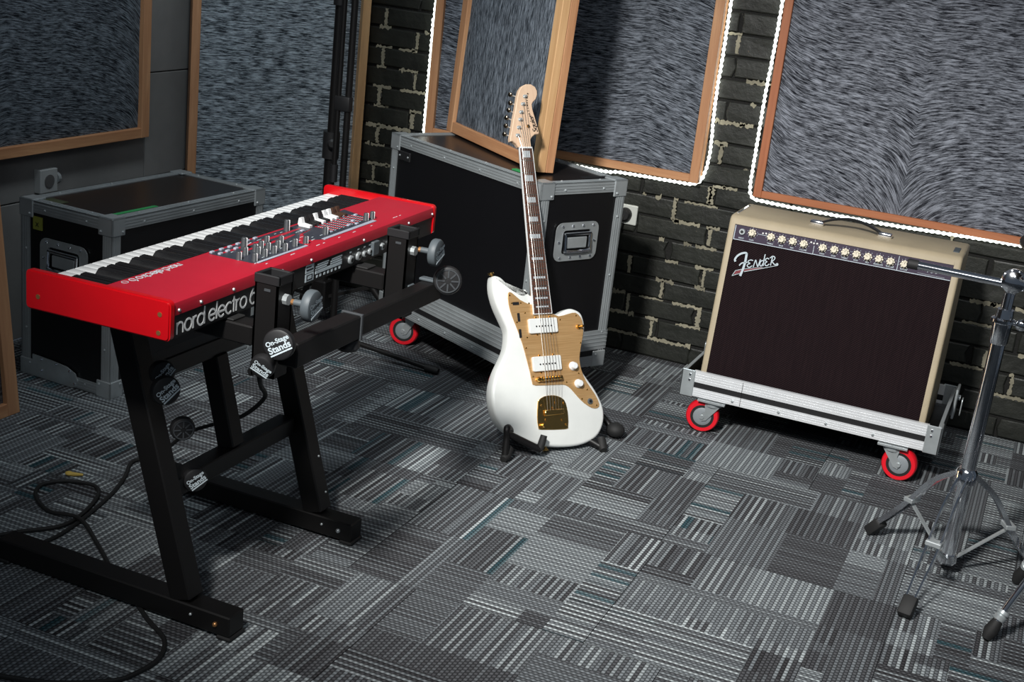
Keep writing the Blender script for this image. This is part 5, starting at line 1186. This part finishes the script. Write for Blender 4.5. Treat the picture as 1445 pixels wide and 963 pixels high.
m = MB(); c = Vector((px_+.035, py_-.01, .705)); m.cyl((px_+.01, py_, .705), c, .006, 10); m.sphere(c+Vector((.012, -.002, 0)), .015, 12, 8, (1.1, .6, 1)); m.build('wing_bolt', CR, t, smooth=True)
MB().cyl((px_+.003, py_, .73), (px_+.004, py_, .80), .0135, 20).build('upper_tube', CR, t, smooth=True)
m = MB(); hb = Vector((px_+.006, py_, .808)); m.lathe(hb-Vector((0, .030, 0)), hb+Vector((0, .030, 0)), [(0, .014), (.12, .027), (.44, .030), (.46, .026), (.54, .026), (.56, .030), (.88, .027), (1, .014)], 26)
for k in range(10): a = 2*pi*k/10; m.sphere(hb+Vector((.028*cos(a), -.012, .028*sin(a))), .004, 6, 4)
m.build('boom_tilter', CR, t, smooth=True)
b0 = hb+Vector((.10, .0, -.012)); b1 = Vector((-.300, py_-.004, .803))
MB().cyl(b0, b1, .0105, 20).build('boom_arm', CR, t, smooth=True)
d = (b1-b0).normalized(); MB().lathe(b1-d*.022, b1+d*.005, [(0, .0125), (.9, .0128), (1, .010)], 18).build('rubber_sleeve', M['rubber'], t, smooth=True)
m = MB(); c = hb+Vector((.03, -.036, .018)); m.cyl(hb, c, .006, 10); m.sphere(c, .014, 12, 8, (1.2, .6, .8)); m.build('wing_bolt', CR, t, smooth=True)
# second stand, mostly out of frame, with a dark cymbal
qx, qy = .30, 3.28
t = thing('cymbal_stand', 'second chrome stand mostly out of frame, one clamped foot at the lower right', 'stand', (qx, qy, 0))
MB().cyl((qx, qy, .04), (qx, qy, .90), .016, 20).build('pole', CR, t, smooth=True); MB().cyl((qx, qy, .26), (qx, qy, .32), .025, 20).build('leg_hub', CR, t, smooth=True)
for f, tall in (((.078, 3.085, .003), 1), ((.125, 3.455, .003), 0), ((.50, 3.30, .003), 0)):
    f = Vector(f); d = Vector((f.x-qx, f.y-qy, 0)); L_ = d.length; d.normalize(); a = Vector((qx, qy, .29))+d*.02
    lg_ = MB().tube(smoothp([a, a+d*L_*.35+Vector((0, 0, -.03)), a+d*L_*.62+Vector((0, 0, -.105)), f-d*.005+Vector((0, 0, .028))], 8, False), .0085, 10).build('leg', CR, t, smooth=True)
    y = (f+Vector((0, 0, .016)) - (a+d*L_*.62+Vector((0, 0, -.105)))).normalized(); c = f-y*.045+Vector((0, 0, .018))
    MB().lathe(c-y*.022, c+y*.004, [(0, .013), (.3, .0155), (.45, .012), (.6, .0155), (1, .014)], 16).build('memory_clamp', M['steel'], lg_, smooth=True)
    ff = MB(); ff.tube([f-y*.04+Vector((0, 0, .018)), f-y*.012+Vector((0, 0, .016)), f+y*.008+Vector((0, 0, .014))], .016, 12, [.013, .018, .011]); mn = min(v.z for v in ff.v); ff.v = [v+Vector((0, 0, .003-mn)) for v in ff.v]; ff.build('rubber_foot', M['rubber'], t, smooth=True)
m = MB(); m.lathe((qx, qy, .93), (qx, qy, .96), [(0, .355), (.15, .355), (.6, .07), (.75, .06), (1, .02)], 48)
tag(m.build('cymbal', plain('dark_bronze_cymbal', (.05, .035, .02), .35, .8), smooth=True), 'dark cymbal whose rim just enters at the right edge', 'cymbal')
MB().cyl((qx, qy, .90), (qx, qy, .98), .005, 10).build('cymbal_rod', CR, t, smooth=True); MB().cyl((qx, qy, .905), (qx, qy, .9295), .016, 14).build('cymbal_seat', M['rubber'], t, smooth=True)
